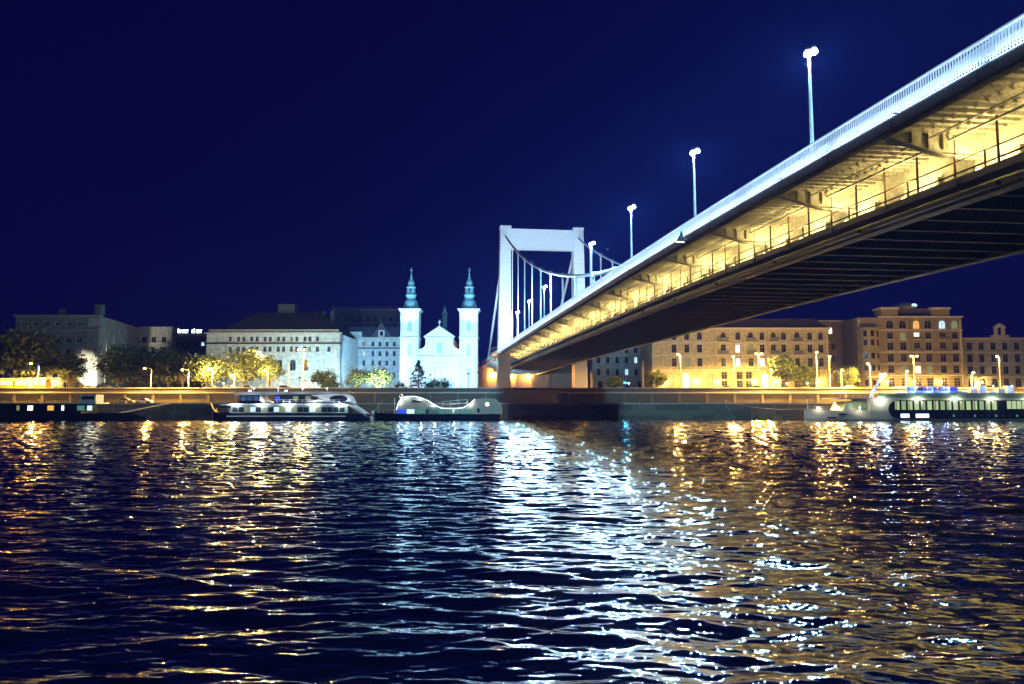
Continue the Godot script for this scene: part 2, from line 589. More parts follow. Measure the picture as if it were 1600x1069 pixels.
	while s < S1 - 2.0:
		var y := rail_y(s)
		part(br, "bracket", bkm, M.cream_steel, Vector3(0, y, -s))
		for k in 4:
			part(br, "shading_cross_beam", cbm, M.cream_steel, Vector3(0, rail_y(s + k * PITCH / 4), -s - k * PITCH / 4))
		var fb := part(br, "bracket", bkm, M.cream_steel)
		fb.transform = Transform3D(flip, Vector3(WIDE, y, -s))
		s += PITCH
	s = 140.4 - PITCH * 11
	while s < SP + 2.0:
		for k in 4:
			var q := s + k * PITCH / 4
			part(br, "walkway_hanger", hgm, M.rust_steel, Vector3(0, rail_y(q), -q))
			part(br, "web_stiffener", stfm, M.cream_steel, Vector3(0, rail_y(q + 0.4), -q - 0.4))
			if k % 2 == 0:
				part(br, "walkway_foot", footm, M.pole_grey, Vector3(0, rail_y(q), -q))
			else:
				part(br, "rail_post", postm, M.rust_steel, Vector3(0, rail_y(q + 0.9), -q - 0.9))
		s += PITCH
	# balusters of the near rail: the nearest are single pieces
	var bal := MB.new()
	bal.box(Vector3(0.09, -1.18, -0.03), Vector3(0.14, -0.08, 0.03))
	var balm := bal.mesh()
	s = 27.0
	var many: Array[Transform3D] = []
	var singles := 0
	while s < SP:
		if singles < 290:
			part(br, "baluster", balm, M.rail_paint, Vector3(0, rail_y(s), -s))
			singles += 1
		else:
			many.append(Transform3D(Basis(), Vector3(0, rail_y(s), -s)))
		s += 0.19
	s = S0
	while s < 27.0:
		many.append(Transform3D(Basis(), Vector3(0, rail_y(s), -s)))
		s += 0.165
	s = S0
	while s < SP:
		many.append(Transform3D(Basis(), Vector3(WIDE - 0.23, rail_y(s), -s)))
		s += 0.33
	var mm := MultiMesh.new()
	mm.transform_format = MultiMesh.TRANSFORM_3D
	mm.mesh = balm
	mm.instance_count = many.size()
	for i in many.size(): mm.set_instance_transform(i, many[i])
	var mi := MultiMeshInstance3D.new()
	mi.name = "far_balusters"
	mi.multimesh = mm
	mi.material_override = M.rail_paint
	mi.set_meta("kind", "stuff")
	br.add_child(mi, true)
	# pylon portal
	var py := Node3D.new()
	py.name = "pylon"
	br.add_child(py)
	py.position = Vector3(0, 0, -SP)
	for xc in [1.8, 25.4]:
		var lg := MB.new()
		var inward := 0.25 if xc < 10 else -0.25
		var lowy := 8.1
		var topy := 59.0
		var w0 := 2.05; var w1 := 1.6; var d0 := 2.2; var d1 := 1.7
		var cx0: float = xc - inward; var cx1: float = xc + inward
		var a := []
		for e in [[cx0, lowy, w0, d0], [cx1, topy, w1, d1]]:
			a.append([Vector3(e[0] - e[2], e[1], e[3]), Vector3(e[0] + e[2], e[1], e[3]), Vector3(e[0] + e[2], e[1], -e[3]), Vector3(e[0] - e[2], e[1], -e[3])])
		for k in 4:
			lg.quad(a[0][k], a[1][k], a[1][(k + 1) % 4], a[0][(k + 1) % 4])
		lg.quad(a[1][0], a[1][3], a[1][2], a[1][1])
		part(py, "leg", lg.mesh(), M.white_paint)
		var cp := MB.new()
		cp.slab(Vector3(cx1 - 1.75, topy + 0.002, -1.85), Vector3(cx1 + 1.75, topy + 0.7, 1.85), 0.15)
		for bx in [-1.2, 0.0, 1.2]:
			cp.box(Vector3(cx1 + bx - 0.25, topy + 0.7, -0.8), Vector3(cx1 + bx + 0.25, topy + 0.95, 0.8))
		part(py, "leg_cap", cp.mesh(), M.white_paint)
		# plate seams on the leg
		for k in 6:
			var yy := 24.0 + k * 6.0
			var sm := MB.new()
			var f := (yy - lowy) / (topy - lowy)
			var ww := lerpf(w0, w1, f) + 0.03
			var dd := lerpf(d0, d1, f) + 0.03
			var cc := lerpf(cx0, cx1, f)
			sm.box(Vector3(cc - ww, yy, -dd), Vector3(cc + ww, yy + 0.07, dd))
			part(py, "plate_seam", sm.mesh(), M.cable)
	var bm := MB.new()
	bm.box(Vector3(3.6, 52.9, -1.3), Vector3(23.6, 58.4, 1.3))
	part(py, "crossbeam", bm.mesh(), M.white_paint)
	var fl := MB.new()
	fl.box(Vector3(3.6, 52.5, -1.45), Vector3(23.6, 52.9, 1.45))
	fl.box(Vector3(3.6, 58.402, -1.45), Vector3(23.6, 58.75, 1.45))
	fl.box(Vector3(3.62, 54.0, 1.3), Vector3(23.58, 54.12, 1.36))
	fl.box(Vector3(3.62, 57.9, 1.3), Vector3(23.58, 58.0, 1.36))
	part(py, "crossbeam_flange", fl.mesh(), M.white_paint)
	for k in 15:
		var rb := MB.new()
		rb.box(Vector3(4.6 + k * 1.27, 54.13, 1.301), Vector3(4.68 + k * 1.27, 57.88, 1.38))
		part(py, "crossbeam_rib", rb.mesh(), M.white_paint)
	# footway platform that swings round each leg
	for side in 2:
		var pf := MB.new()
		var pts := PackedVector2Array([Vector2(0.4, -7), Vector2(-1.6, -4.5), Vector2(-2.2, 0), Vector2(-1.6, 4.5), Vector2(0.4, 7)])
		pf.xf = Transform3D(Basis(Vector3(1 if side == 0 else -1, 0, 0), Vector3(0, 0, 1), Vector3(0, -1 if side == 0 else -1, 0)), Vector3(0 if side == 0 else WIDE, rail_y(SP) - 1.0, 0))
		pf.prism(pts, 0.2, 0.9)
		part(py, "footway_platform", pf.mesh(), M.white_paint)
		var pr := MB.new()
		var ring := []
		for p in pts: ring.append(Vector3(p.x if side == 0 else WIDE - p.x, rail_y(SP), -p.y))
		pr.tube(ring, [0.07], 6)
		part(py, "platform_rail", pr.mesh(), M.rail_paint)
	var spl := MB.new()
	spl.box(Vector3(-0.03, -1.9, -0.3), Vector3(-0.002, -1.3, 0.3))
	var splm := spl.mesh()
	s = 27.0
	while s < SP:
		part(br, "splice_plate", splm, M.fascia, Vector3(0, rail_y(s), -s))
		s += PITCH / 2
	# cables, bands and hangers
	for xc in [2.05, 25.15]:
		var pts := []
		var q := S0
		while q <= SP:
			pts.append(Vector3(xc, cable_y(q), -q))
			q += 6.0
		pts.append(Vector3(xc, cable_y(SP), -SP))
		var c1 := MB.new()
		c1.tube(pts, [0.3], 8)
		part(br, "main_cable", c1.mesh(), M.cable)
		var pts2 := []
		for i in 15:
			pts2.append(Vector3(xc, lerpf(cable_y(SP), rail_y(S1) - 1.0, i / 14.0) - sin(PI * i / 14.0) * 1.0, -lerpf(SP, S1 - 4.0, i / 14.0)))
		var c2 := MB.new()
		c2.tube(pts2, [0.42], 8)
		part(br, "back_stay", c2.mesh(), M.white_paint)
		q = 140.4 - PITCH * 4
		while q < SP - 6.0:
			var hn := MB.new()
			var y0 := rail_y(q) - 1.2
			var y1 := cable_y(q)
			if y1 > y0 + 1.2:
				for dz in [-0.42, 0.42]:
					hn.tube([Vector3(xc, y0, -q + dz), Vector3(xc, y1 - 1.2, -q + dz)], [0.085], 6)
				hn.tube([Vector3(xc, y1 - 1.2, -q - 0.42), Vector3(xc, y1, -q - 0.62)], [0.08], 5)
				hn.tube([Vector3(xc, y1 - 1.2, -q + 0.42), Vector3(xc, y1, -q + 0.62)], [0.08], 5)
				hn.box(Vector3(xc - 0.1, y1 - 1.32, -q - 0.5), Vector3(xc + 0.1, y1 - 1.12, -q + 0.5))
				var h := part(br, "hanger", hn.mesh(), M.white_paint)
				var bd := MB.new()
				bd.tube([Vector3(xc, cable_y(q - 0.6), -q + 0.6), Vector3(xc, cable_y(q + 0.6), -q - 0.6)], [0.4], 8)
				part(h, "cable_band", bd.mesh(), M.white_paint)
			q += PITCH
	# stone pier below the pylon
	var pr2 := MB.new()
	pr2.box(Vector3(-1.5, -3, -SP - 9.0), Vector3(30.0, 4.3, -SP + 21.0))
	pr2.slab(Vector3(-0.5, 4.3, -SP - 8.0), Vector3(29.0, 8.1, -SP + 17.0), 0.25)
	var pier := part(br, "pier", pr2.mesh(), M.stone)
	for row in 5:
		for k in 10:
			var sb := MB.new()
			var x0 := -1.5 + k * 3.15 - (1.5 if row % 2 else 0.0)
			var x1 := minf(x0 + 3.1, 30.0)
			x0 = maxf(x0, -1.5)
			sb.slab(Vector3(x0 + 0.02, -0.6 + row * 0.98, -SP + 21.0), Vector3(x1, 0.34 + row * 0.98, -SP + 21.2), 0.04)
			part(pier, "stone_block", sb.mesh(), M.stone_light if (row * 7 + k * 3) % 5 < 3 else M.stone)
	# abutment wall with brackets at the land end
	var ab := MB.new()
	ab.box(Vector3(-1.0, GROUND - 0.5, -S1 - 30.0), Vector3(WIDE + 14.0, rail_y(S1) - 1.6, -S1 + 2.0))
	ab.box(Vector3(-7.5, GROUND - 0.5, -S1 - 2.0), Vector3(-1.05, GROUND + 9.0, -S1 + 14.0))
	part(br, "abutment", ab.mesh(), M.stone_light)
	for k in 5:
		var pl := MB.new()
		pl.slab(Vector3(0.8 + k * 6.2, GROUND, -S1 + 2.0), Vector3(2.2 + k * 6.2, rail_y(S1) - 2.2, -S1 + 2.5), 0.1)
		part(br, "abutment_pilaster", pl.mesh(), M.stone_light)
	# linear light fittings washing the near rail
	s = 20.0
	while s < SP - 4.0:
		var fx := MB.new()
		sweep(fx, rect(-0.34, -1.27, -0.28, -1.22), s + 0.2, s + PITCH - 0.2)
		part(br, "led_strip_light", fx.mesh(), M.led_strip)
		var arm := MB.new()
		arm.boxc(Vector3(-0.16, rail_y(s + 6.0) - 1.3, -s - 6.0), Vector3(0.32, 0.05, 0.08))
		part(br, "led_strip_bracket", arm.mesh(), M.dark_steel)
		var al := AreaLight3D.new()
		al.name = "strip_light"
		al.area_size = Vector2(PITCH - 0.5, 0.12)
		al.area_normalize_energy = true
		al.light_color = Color(0.74, 0.86, 1.0)
		al.light_energy = 10.0
		al.shadow_enabled = true
		br.add_child(al, true)
		var xax := Vector3(0, rail_y(s + PITCH) - rail_y(s), -PITCH).normalized()
		var zax := -Vector3(0.45, 0.89, 0).normalized()
		var yax := zax.cross(xax).normalized()
		zax = xax.cross(yax)
		al.transform = Transform3D(Basis(xax, yax, zax), Vector3(-0.31, rail_y(s + PITCH / 2) - 1.2, -s - PITCH / 2))
		s += PITCH

# floodlight fittings on the walkway
func ordinal(n: int) -> String:
	var words := ["first", "second", "third", "fourth", "fifth", "sixth", "seventh", "eighth", "ninth", "tenth", "eleventh", "twelfth"]
	if n <= 12: return words[n - 1]
	return str(n) + ("st" if n % 10 == 1 and n != 11 else "nd" if n % 10 == 2 else "rd" if n % 10 == 3 else "th")

func make_walkway_floods() -> void:
	var turn := Basis(Vector3.UP, deg_to_rad(PHI))
	var proto: Node3D = null
	var s := 140.4 - PITCH * 10 - 1.4
	var left := int((SP - s) / (PITCH / 2)) + 1
	while s < SP:
		var p := BRIDGE_AT + turn * Vector3(4.95, rail_y(s) - 4.17, -s)
		var t := thing("walkway_floodlight", "small warm floodlight on the bridge's inspection walkway, " + ordinal(left) + " from the pylon", "floodlight", p, PHI, "floodlights along the bridge walkway")
		var h := MB.new()
		h.box(Vector3(-0.16, 0.0, -0.24), Vector3(0.16, 0.2, 0.24))
		part(t, "housing", h.mesh(), M.housing)
		var le := MB.new()
		le.box(Vector3(-0.13, 0.202, -0.2), Vector3(0.13, 0.24, 0.2))
		part(t, "lamp_lens", le.mesh(), M.warm_lens)
		spot(t, Vector3(0, 0.36, 0), Vector3(0.32, 1, 0), Color(1.0, 0.88, 0.55), 12.5, 86.0, 0.18, 0.6)
		left -= 1
		s += PITCH / 2

func make_bridge_lamps() -> void:
	var turn := Basis(Vector3.UP, deg_to_rad(PHI))
	var count := [0, 0]
	for k in range(8, -4, -1):
		var s := (47.5 + 20.55 * k) / 0.992
		if k == 4 or absf(s - SP) < 4.0: continue
		for side in 2:
			var lx := 0.42 if side == 0 else WIDE - 0.42
			var p := BRIDGE_AT + turn * Vector3(lx, rail_y(s) - 1.25, -s)
			if side == 1 and (k < -1 or k > 6): continue
			var where := "near" if side == 0 else "far"
			count[side] += 1
			var t := thing("bridge_lamp", ordinal(count[side]) + " white lamp post from the pylon on the bridge's " + ("church side rail" if side == 0 else "downstream rail"), "street lamp", p, PHI, "lamp posts on the bridge, " + where + " side")
			lamp_post(t, 7.5, M.white_paint, true)

func lamp_post(t: Node3D, h: float, m: Material, twin: bool) -> void:
	var pole := MB.new()
	pole.tube([Vector3(0, 0, 0), Vector3(0, h * 0.5, 0), Vector3(0, h, 0)], [0.15, 0.11, 0.07], 8)
	part(t, "pole", pole.mesh(), m)
	var bs := MB.new()
	bs.lathe([[0.0, 0.0], [0.3, 0.0], [0.3, 0.3], [0.21, 0.4], [0.0, 0.4]], 10)
	part(t, "base", bs.mesh(), m)
	var arm := MB.new()
	arm.tube([Vector3(-0.12, h + 0.2, 0), Vector3(0.34, h + 0.42, 0)], [0.06, 0.05], 6)
	part(t, "arm", arm.mesh(), m)
	for q in [Vector3(-0.1, h - 0.1, 0), Vector3(0.34, h + 0.1, 0)]:
		var hd := MB.new()
		hd.lathe([[0.0, 0.5], [0.12, 0.48], [0.16, 0.4], [0.2, 0.3], [0.0, 0.3]], 10, q)
		part(t, "lamp_head", hd.mesh(), M.housing)
		var bu := MB.new()
		bu.lathe([[0.0, -0.1], [0.16, -0.06], [0.24, 0.02], [0.25, 0.12], [0.2, 0.22], [0.14, 0.298], [0.0, 0.298]], 14, q)
		part(t, "lamp_bulb", bu.mesh(), M.led_bulb)
		omni(t, q + Vector3(0, -0.3, 0), Color(0.6, 0.86, 1.0), 100.0, 0.16)

# ------------------------------------------------------------------ buildings
func window_mesh(w: float, h: float, arch: bool) -> Array:
	var key := "%.2f %.2f %s" % [w, h, arch]
	if not win_cache.has(key):
		var fr := MB.new()
		var t := 0.1
		var rise := w / 2 if arch else 0.0
		fr.box(Vector3(-w / 2, 0, -0.06), Vector3(-w / 2 + t, h - rise, 0.06))
		fr.box(Vector3(w / 2 - t, 0, -0.06), Vector3(w / 2, h - rise, 0.06))
		fr.box(Vector3(-w / 2 + t, 0, -0.06), Vector3(w / 2 - t, t, 0.06))
		fr.box(Vector3(-0.05, t, -0.05), Vector3(0.05, h - t, 0.05))
		var ty := h - rise - t if arch else h * 0.66
		fr.box(Vector3(-w / 2 + t, ty, -0.055), Vector3(w / 2 - t, ty + t, 0.055))
		var pane := PackedVector2Array([Vector2(-w / 2 + 0.02, 0.02), Vector2(w / 2 - 0.02, 0.02)])
		if arch:
			for k in 8:
				var a0 := PI * k / 8.0; var a1 := PI * (k + 1) / 8.0
				var r := w / 2
				fr.prism(PackedVector2Array([Vector2(cos(a0) * r, h - rise + sin(a0) * r), Vector2(cos(a1) * r, h - rise + sin(a1) * r), Vector2(cos(a1) * (r - t), h - rise + sin(a1) * (r - t)), Vector2(cos(a0) * (r - t), h - rise + sin(a0) * (r - t))]), -0.06, 0.06)
			for k in 9:
				var a := PI * k / 8.0
				pane.append(Vector2(cos(a) * (w / 2 - 0.02), h - rise + sin(a) * (w / 2 - 0.02)))
		else:
			fr.box(Vector3(-w / 2 + t, h - t, -0.06), Vector3(w / 2 - t, h, 0.06))
			pane.append(Vector2(w / 2 - 0.02, h - 0.02)); pane.append(Vector2(-w / 2 + 0.02, h - 0.02))
		var pn := MB.new()
		pn.prism(pane, -0.02, 0.02)
		var sl := MB.new()
		sl.slab(Vector3(-w / 2 - 0.18, -0.22, -0.3), Vector3(w / 2 + 0.18, 0.0, 0.48), 0.03)
		win_cache[key] = [fr.mesh(), pn.mesh(), sl.mesh()]
	return win_cache[key]

# A wall in the plane z = 0 of xf, x from 0 to w, with real openings; rows = [y, height, width, arch, [x centres], sill]; lit = {"row,col": material}
func facade(t: Node3D, xf: Transform3D, w: float, y0: float, y1: float, rows: Array, m: Material, lit := {}, frame_m: Material = null, sill_m: Material = null) -> void:
	var wl := MB.new()
	wl.xf = xf
	var y := y0
	var ri := 0
	for r in rows:
		var ry: float = r[0]; var rh: float = r[1]; var rw: float = r[2]; var arch: bool = r[3]
		wl.quad(Vector3(0, y, 0), Vector3(0, ry, 0), Vector3(w, ry, 0), Vector3(w, y, 0))
		var x := 0.0
		for cx in r[4]:
			var a: float = cx - rw / 2; var b: float = cx + rw / 2
			wl.quad(Vector3(x, ry, 0), Vector3(x, ry + rh, 0), Vector3(a, ry + rh, 0), Vector3(a, ry, 0))
			var dp := -0.4
			wl.quad(Vector3(a, ry, 0), Vector3(a, ry + rh, 0), Vector3(a, ry + rh, dp), Vector3(a, ry, dp))
			wl.quad(Vector3(b, ry, dp), Vector3(b, ry + rh, dp), Vector3(b, ry + rh, 0), Vector3(b, ry, 0))
			wl.quad(Vector3(a, ry, dp), Vector3(b, ry, dp), Vector3(b, ry, 0), Vector3(a, ry, 0))
			wl.quad(Vector3(a, ry + rh, 0), Vector3(b, ry + rh, 0), Vector3(b, ry + rh, dp), Vector3(a, ry + rh, dp))
			if arch:
				var rr := rw / 2
				for k in 8:
					var a0 := PI * k / 8.0; var a1 := PI * (k + 1) / 8.0
					var p0 := Vector3(cx + cos(a0) * rr, ry + rh - rr + sin(a0) * rr, 0); var p1 := Vector3(cx + cos(a1) * rr, ry + rh - rr + sin(a1) * rr, 0)
					wl.quad(p0, Vector3(p0.x, ry + rh, 0), Vector3(p1.x, ry + rh, 0), p1)
					wl.quad(p0, p1, p1 + Vector3(0, 0, dp), p0 + Vector3(0, 0, dp))
			x = b
		wl.quad(Vector3(x, ry, 0), Vector3(x, ry + rh, 0), Vector3(w, ry + rh, 0), Vector3(w, ry, 0))
		y = ry + rh
		var ci := 0
		for cx in r[4]:
			var wm: Array = window_mesh(rw, rh, arch)
			var wn := part(t, "window", wm[0], frame_m if frame_m else M.window_frame)
			wn.transform = xf * Transform3D(Basis(), Vector3(cx, ry, -0.28))
			var pm: Material = lit.get("%d,%d" % [ri, ci], M.dark_glass)
			part(wn, "window_pane", wm[1], pm, Vector3(0, 0, -0.03))
			if sill_m:
				part(wn, "sill", wm[2], sill_m)
			ci += 1
		ri += 1
	wl.quad(Vector3(0, y, 0), Vector3(0, y1, 0), Vector3(w, y1, 0), Vector3(w, y, 0))
	part(t, "wall", wl.mesh(), m)

func bx(t: Node3D, called: String, xf: Transform3D, lo: Vector3, hi: Vector3, m: Material, ch := 0.0) -> MeshInstance3D:
	var b := MB.new()
	b.xf = xf
	if ch > 0: b.slab(lo, hi, ch)
	else: b.box(lo, hi)
	return part(t, called, b.mesh(), m)

# side, rear and top walls behind a facade
func shell(t: Node3D, xf: Transform3D, w: float, y0: float, y1: float, deep: float, m: Material) -> void:
	var b := MB.new()
	b.xf = xf
	b.quad(Vector3(0, y0, -deep), Vector3(0, y1, -deep), Vector3(0, y1, 0), Vector3(0, y0, 0))
	b.quad(Vector3(w, y0, 0), Vector3(w, y1, 0), Vector3(w, y1, -deep), Vector3(w, y0, -deep))
	b.quad(Vector3(w, y0, -deep), Vector3(w, y1, -deep), Vector3(0, y1, -deep), Vector3(0, y0, -deep))
	b.quad(Vector3(0, y1, 0), Vector3(0, y1, -deep), Vector3(w, y1, -deep), Vector3(w, y1, 0))
	b.quad(Vector3(0, y0, -0.6), Vector3(0, y1 - 0.02, -0.6), Vector3(w, y1 - 0.02, -0.6), Vector3(w, y0, -0.6))
	part(t, "wall", b.mesh(), m)

# hipped roof
func hip(t: Node3D, xf: Transform3D, x0: float, x1: float, z0: float, z1: float, y0: float, y1: float, inset: float, m: Material, zin := -1.0) -> MeshInstance3D:
	var b := MB.new()
	b.xf = xf
	var zi := inset if zin < 0 else zin
	var a := [Vector3(x0, y0, z1), Vector3(x1, y0, z1), Vector3(x1, y0, z0), Vector3(x0, y0, z0)]
	var d := [Vector3(x0 + inset, y1, z1 - zi), Vector3(x1 - inset, y1, z1 - zi), Vector3(x1 - inset, y1, z0 + zi), Vector3(x0 + inset, y1, z0 + zi)]
	for k in 4:
		b.quad(a[k], d[k], d[(k + 1) % 4], a[(k + 1) % 4])
	b.quad(d[0], d[3], d[2], d[1])
	return part(t, "roof", b.mesh(), m)

func frame_at(x: float, z: float, turn := 0.0) -> Transform3D:
	return Transform3D(Basis(Vector3.UP, deg_to_rad(turn)), Vector3(x, 0, z))

func dress(t: Node3D, f: Transform3D, w: float, y0: float, y1: float, m: Material) -> void:
	for k in 6:
		bx(t, "rustic_course", f, Vector3(0.05, y0 + 0.15 + k * 0.9, 0.0), Vector3(w - 0.05, y0 + 0.2 + k * 0.9, 0.06), m)
	for x in [0.0, w - 0.7]:
		var yy := y0
		var k := 0
		while yy < y1 - 0.8:
			bx(t, "quoin", f, Vector3(x, yy, 0.0), Vector3(x + (0.7 if k % 2 else 0.5), yy + 0.62, 0.1), m, 0.02)
			yy += 0.7
			k += 1
	var dp := MB.new()
	dp.xf = f
	dp.tube([Vector3(w * 0.5, y0, 0.12), Vector3(w * 0.5, y1, 0.12)], [0.09], 6)
	part(t, "drainpipe", dp.mesh(), M.pole_dark)

func spread(x0: float, x1: float, count: int) -> Array:
	var a := []
	for i in count: a.append(x0 + (x1 - x0) * i / maxf(1, count - 1))
	return a

func make_church() -> void:
	var t := thing("church", "floodlit white baroque church with twin copper spires", "church", Vector3(-26.1, GROUND, -270))
	var zf := 0.0
	# towers
	for sx in [-10.65, 10.55]:
		var tw := Node3D.new()
		tw.name = "tower"
		t.add_child(tw, true)
		tw.position = Vector3(sx, 0, 0)
		var f := Transform3D(Basis(), Vector3(-3.25, 0, 3.25))
		facade(tw, f, 6.5, 0.0, 29.3, [[5.0, 4.0, 1.5, true, [3.25]], [13.2, 4.2, 1.5, true, [3.25]], [22.2, 3.9, 1.5, true, [3.25]]], M.church_wall, {"0,0": M.pale_pane, "1,0": M.pale_pane, "2,0": M.pale_pane}, M.church_trim, M.church_trim)
		shell(tw, f, 6.5, 0.0, 29.3, 6.5, M.church_wall)
		for yy in [[10.8, 0.35, 0.3], [19.6, 0.4, 0.35], [29.3, 0.5, 0.45], [29.8, 0.35, 0.75]]:
			bx(tw, "cornice", Transform3D(), Vector3(-3.25 - yy[2], yy[0], -3.25 - yy[2]), Vector3(3.25 + yy[2], yy[0] + yy[1], 3.25 + yy[2]), M.church_trim, 0.08)
		for px in [-3.0, 2.35]:
			for seg in [[0.0, 10.8], [11.15, 19.6], [20.0, 29.3]]:
				bx(tw, "pilaster", Transform3D(), Vector3(px, seg[0], 3.25), Vector3(px + 0.65, seg[1], 3.42), M.church_trim)
		var sp := MB.new()
		sp.lathe([[3.0, 30.15], [2.85, 30.6], [2.72, 31.8], [2.3, 33.1], [1.75, 33.9], [1.62, 34.3], [1.75, 34.9], [2.05, 35.3], [2.05, 35.6], [1.65, 35.9], [1.5, 37.9], [1.78, 38.25], [1.78, 38.5], [1.1, 38.75], [1.22, 39.6], [1.18, 40.1], [0.95, 40.8], [0.62, 41.3], [0.42, 42.2], [0.2, 42.9]], 12, Vector3.ZERO, false)
		part(tw, "spire", sp.mesh(), M.verdigris)
		for k in 4:
			var lv := MB.new()
			lv.xf = Transform3D(Basis(Vector3.UP, PI / 2 * k), Vector3.ZERO)
			lv.box(Vector3(-0.4, 36.2, 1.42), Vector3(0.4, 37.7, 1.6))
			part(tw, "louvre", lv.mesh(), M.slate)
		var cr := MB.new()
		cr.lathe([[0.0, 42.85], [0.3, 43.0], [0.34, 43.25], [0.2, 43.5], [0.0, 43.6]], 10)
		cr.box(Vector3(-0.09, 43.55, -0.09), Vector3(0.09, 45.6, 0.09))
		cr.box(Vector3(-0.55, 44.55, -0.08), Vector3(-0.092, 44.75, 0.08))
		cr.box(Vector3(0.092, 44.55, -0.08), Vector3(0.55, 44.75, 0.08))
		part(tw, "cross", cr.mesh(), M.verdigris)
	# nave front between the towers
	var nf := Transform3D(Basis(), Vector3(-7.4, 0, 2.6))
	facade(t, nf, 14.7, 0.0, 12.8, [[0.3, 5.2, 2.4, true, [3.2, 7.35, 11.5]]], M.church_wall, {"0,0": M.pale_pane, "0,1": M.pale_pane, "0,2": M.pale_pane}, M.church_trim)
	shell(t, nf, 14.7, 0.0, 12.8, 30.0, M.church_wall)
	bx(t, "cornice", Transform3D(), Vector3(-7.35, 12.8, 2.3), Vector3(7.25, 13.35, 3.1), M.church_trim, 0.1)
	bx(t, "cornice", Transform3D(), Vector3(-7.35, 10.6, 2.6), Vector3(7.25, 10.95, 2.85), M.church_trim, 0.06)
	var cf := Transform3D(Basis(), Vector3(-5.0, 0, 2.4))
	facade(t, cf, 10.0, 13.35, 19.6, [[14.2, 4.0, 2.0, true, [5.0]]], M.church_wall, {"0,0": M.pale_pane}, M.church_trim, M.church_trim)
	shell(t, cf, 10.0, 13.35, 19.6, 28.0, M.church_wall)
	for px in [-4.9, -2.6, 1.9, 4.2]:
		bx(t, "pilaster", Transform3D(), Vector3(px, 13.36, 2.4), Vector3(px + 0.7, 19.4, 2.62), M.church_trim)
	bx(t, "cornice", Transform3D(), Vector3(-5.4, 19.6, 1.9), Vector3(5.4, 20.1, 2.95), M.church_trim, 0.08)
	var gb := MB.new()
	gb.prism(PackedVector2Array([Vector2(-5.5, 20.1), Vector2(5.5, 20.1), Vector2(0, 23.6)]), 1.6, 2.5)
	part(t, "gable", gb.mesh(), M.church_wall)
	for s in [-1, 1]:
		var rk := MB.new()
		rk.prism(PackedVector2Array([Vector2(s * 5.8, 20.1), Vector2(s * 5.2, 20.1), Vector2(0, 23.5), Vector2(0, 23.95)]), 1.5, 2.9)
		part(t, "raking_cornice", rk.mesh(), M.church_trim)
		var sh := MB.new()   # concave shoulder beside the gable
		var pts := PackedVector2Array([Vector2(s * 5.0, 13.35), Vector2(s * 5.0, 17.6)])
		for k in 7:
			var a := PI / 2 * k / 6.0
			pts.append(Vector2(s * (7.4 - 2.4 * cos(a) * 1.0), 17.6 - 2.0 * sin(a)))
		pts.append(Vector2(s * 7.4, 13.35))
		sh.prism(pts, 1.9, 2.5)
		part(t, "shoulder", sh.mesh(), M.church_wall)
	var gr := MB.new()
	gr.prism(PackedVector2Array([Vector2(-5.2, 19.7), Vector2(5.2, 19.7), Vector2(0, 23.2)]), -26.0, 1.55)
	part(t, "roof", gr.mesh(), M.roof_tile)
	var cx := MB.new()
	cx.box(Vector3(-0.22, 23.8, 1.9), Vector3(0.22, 24.3, 2.4))
	cx.box(Vector3(-0.12, 24.3, 2.05), Vector3(0.12, 26.2, 2.25))
	cx.box(Vector3(-0.62, 25.25, 2.06), Vector3(-0.122, 25.5, 2.24))
	cx.box(Vector3(0.122, 25.25, 2.06), Vector3(0.62, 25.5, 2.24))
	part(t, "cross", cx.mesh(), M.church_trim)
	var dr := MB.new()
	dr.box(Vector3(-1.1, 0.05, 2.2), Vector3(1.1, 4.0, 2.26))
	part(t, "door", dr.mesh(), M.bark)
	for k in 3:
		bx(t, "step", Transform3D(), Vector3(-6.0 - k * 0.4, -0.45, 2.6), Vector3(6.0 + k * 0.4, 0.28 - k * 0.14, 3.6 + k * 0.5), M.stone_light)
	# stepped nave roof ridge with a small lantern behind
	var ln := MB.new()
	ln.lathe([[1.0, 22.8], [1.0, 30.4], [1.3, 30.6], [0.8, 31.6], [0.12, 33.6], [0.0, 34.6]], 8, Vector3(0, 0, -18), false)
	part(t, "ridge_turret", ln.mesh(), M.verdigris)

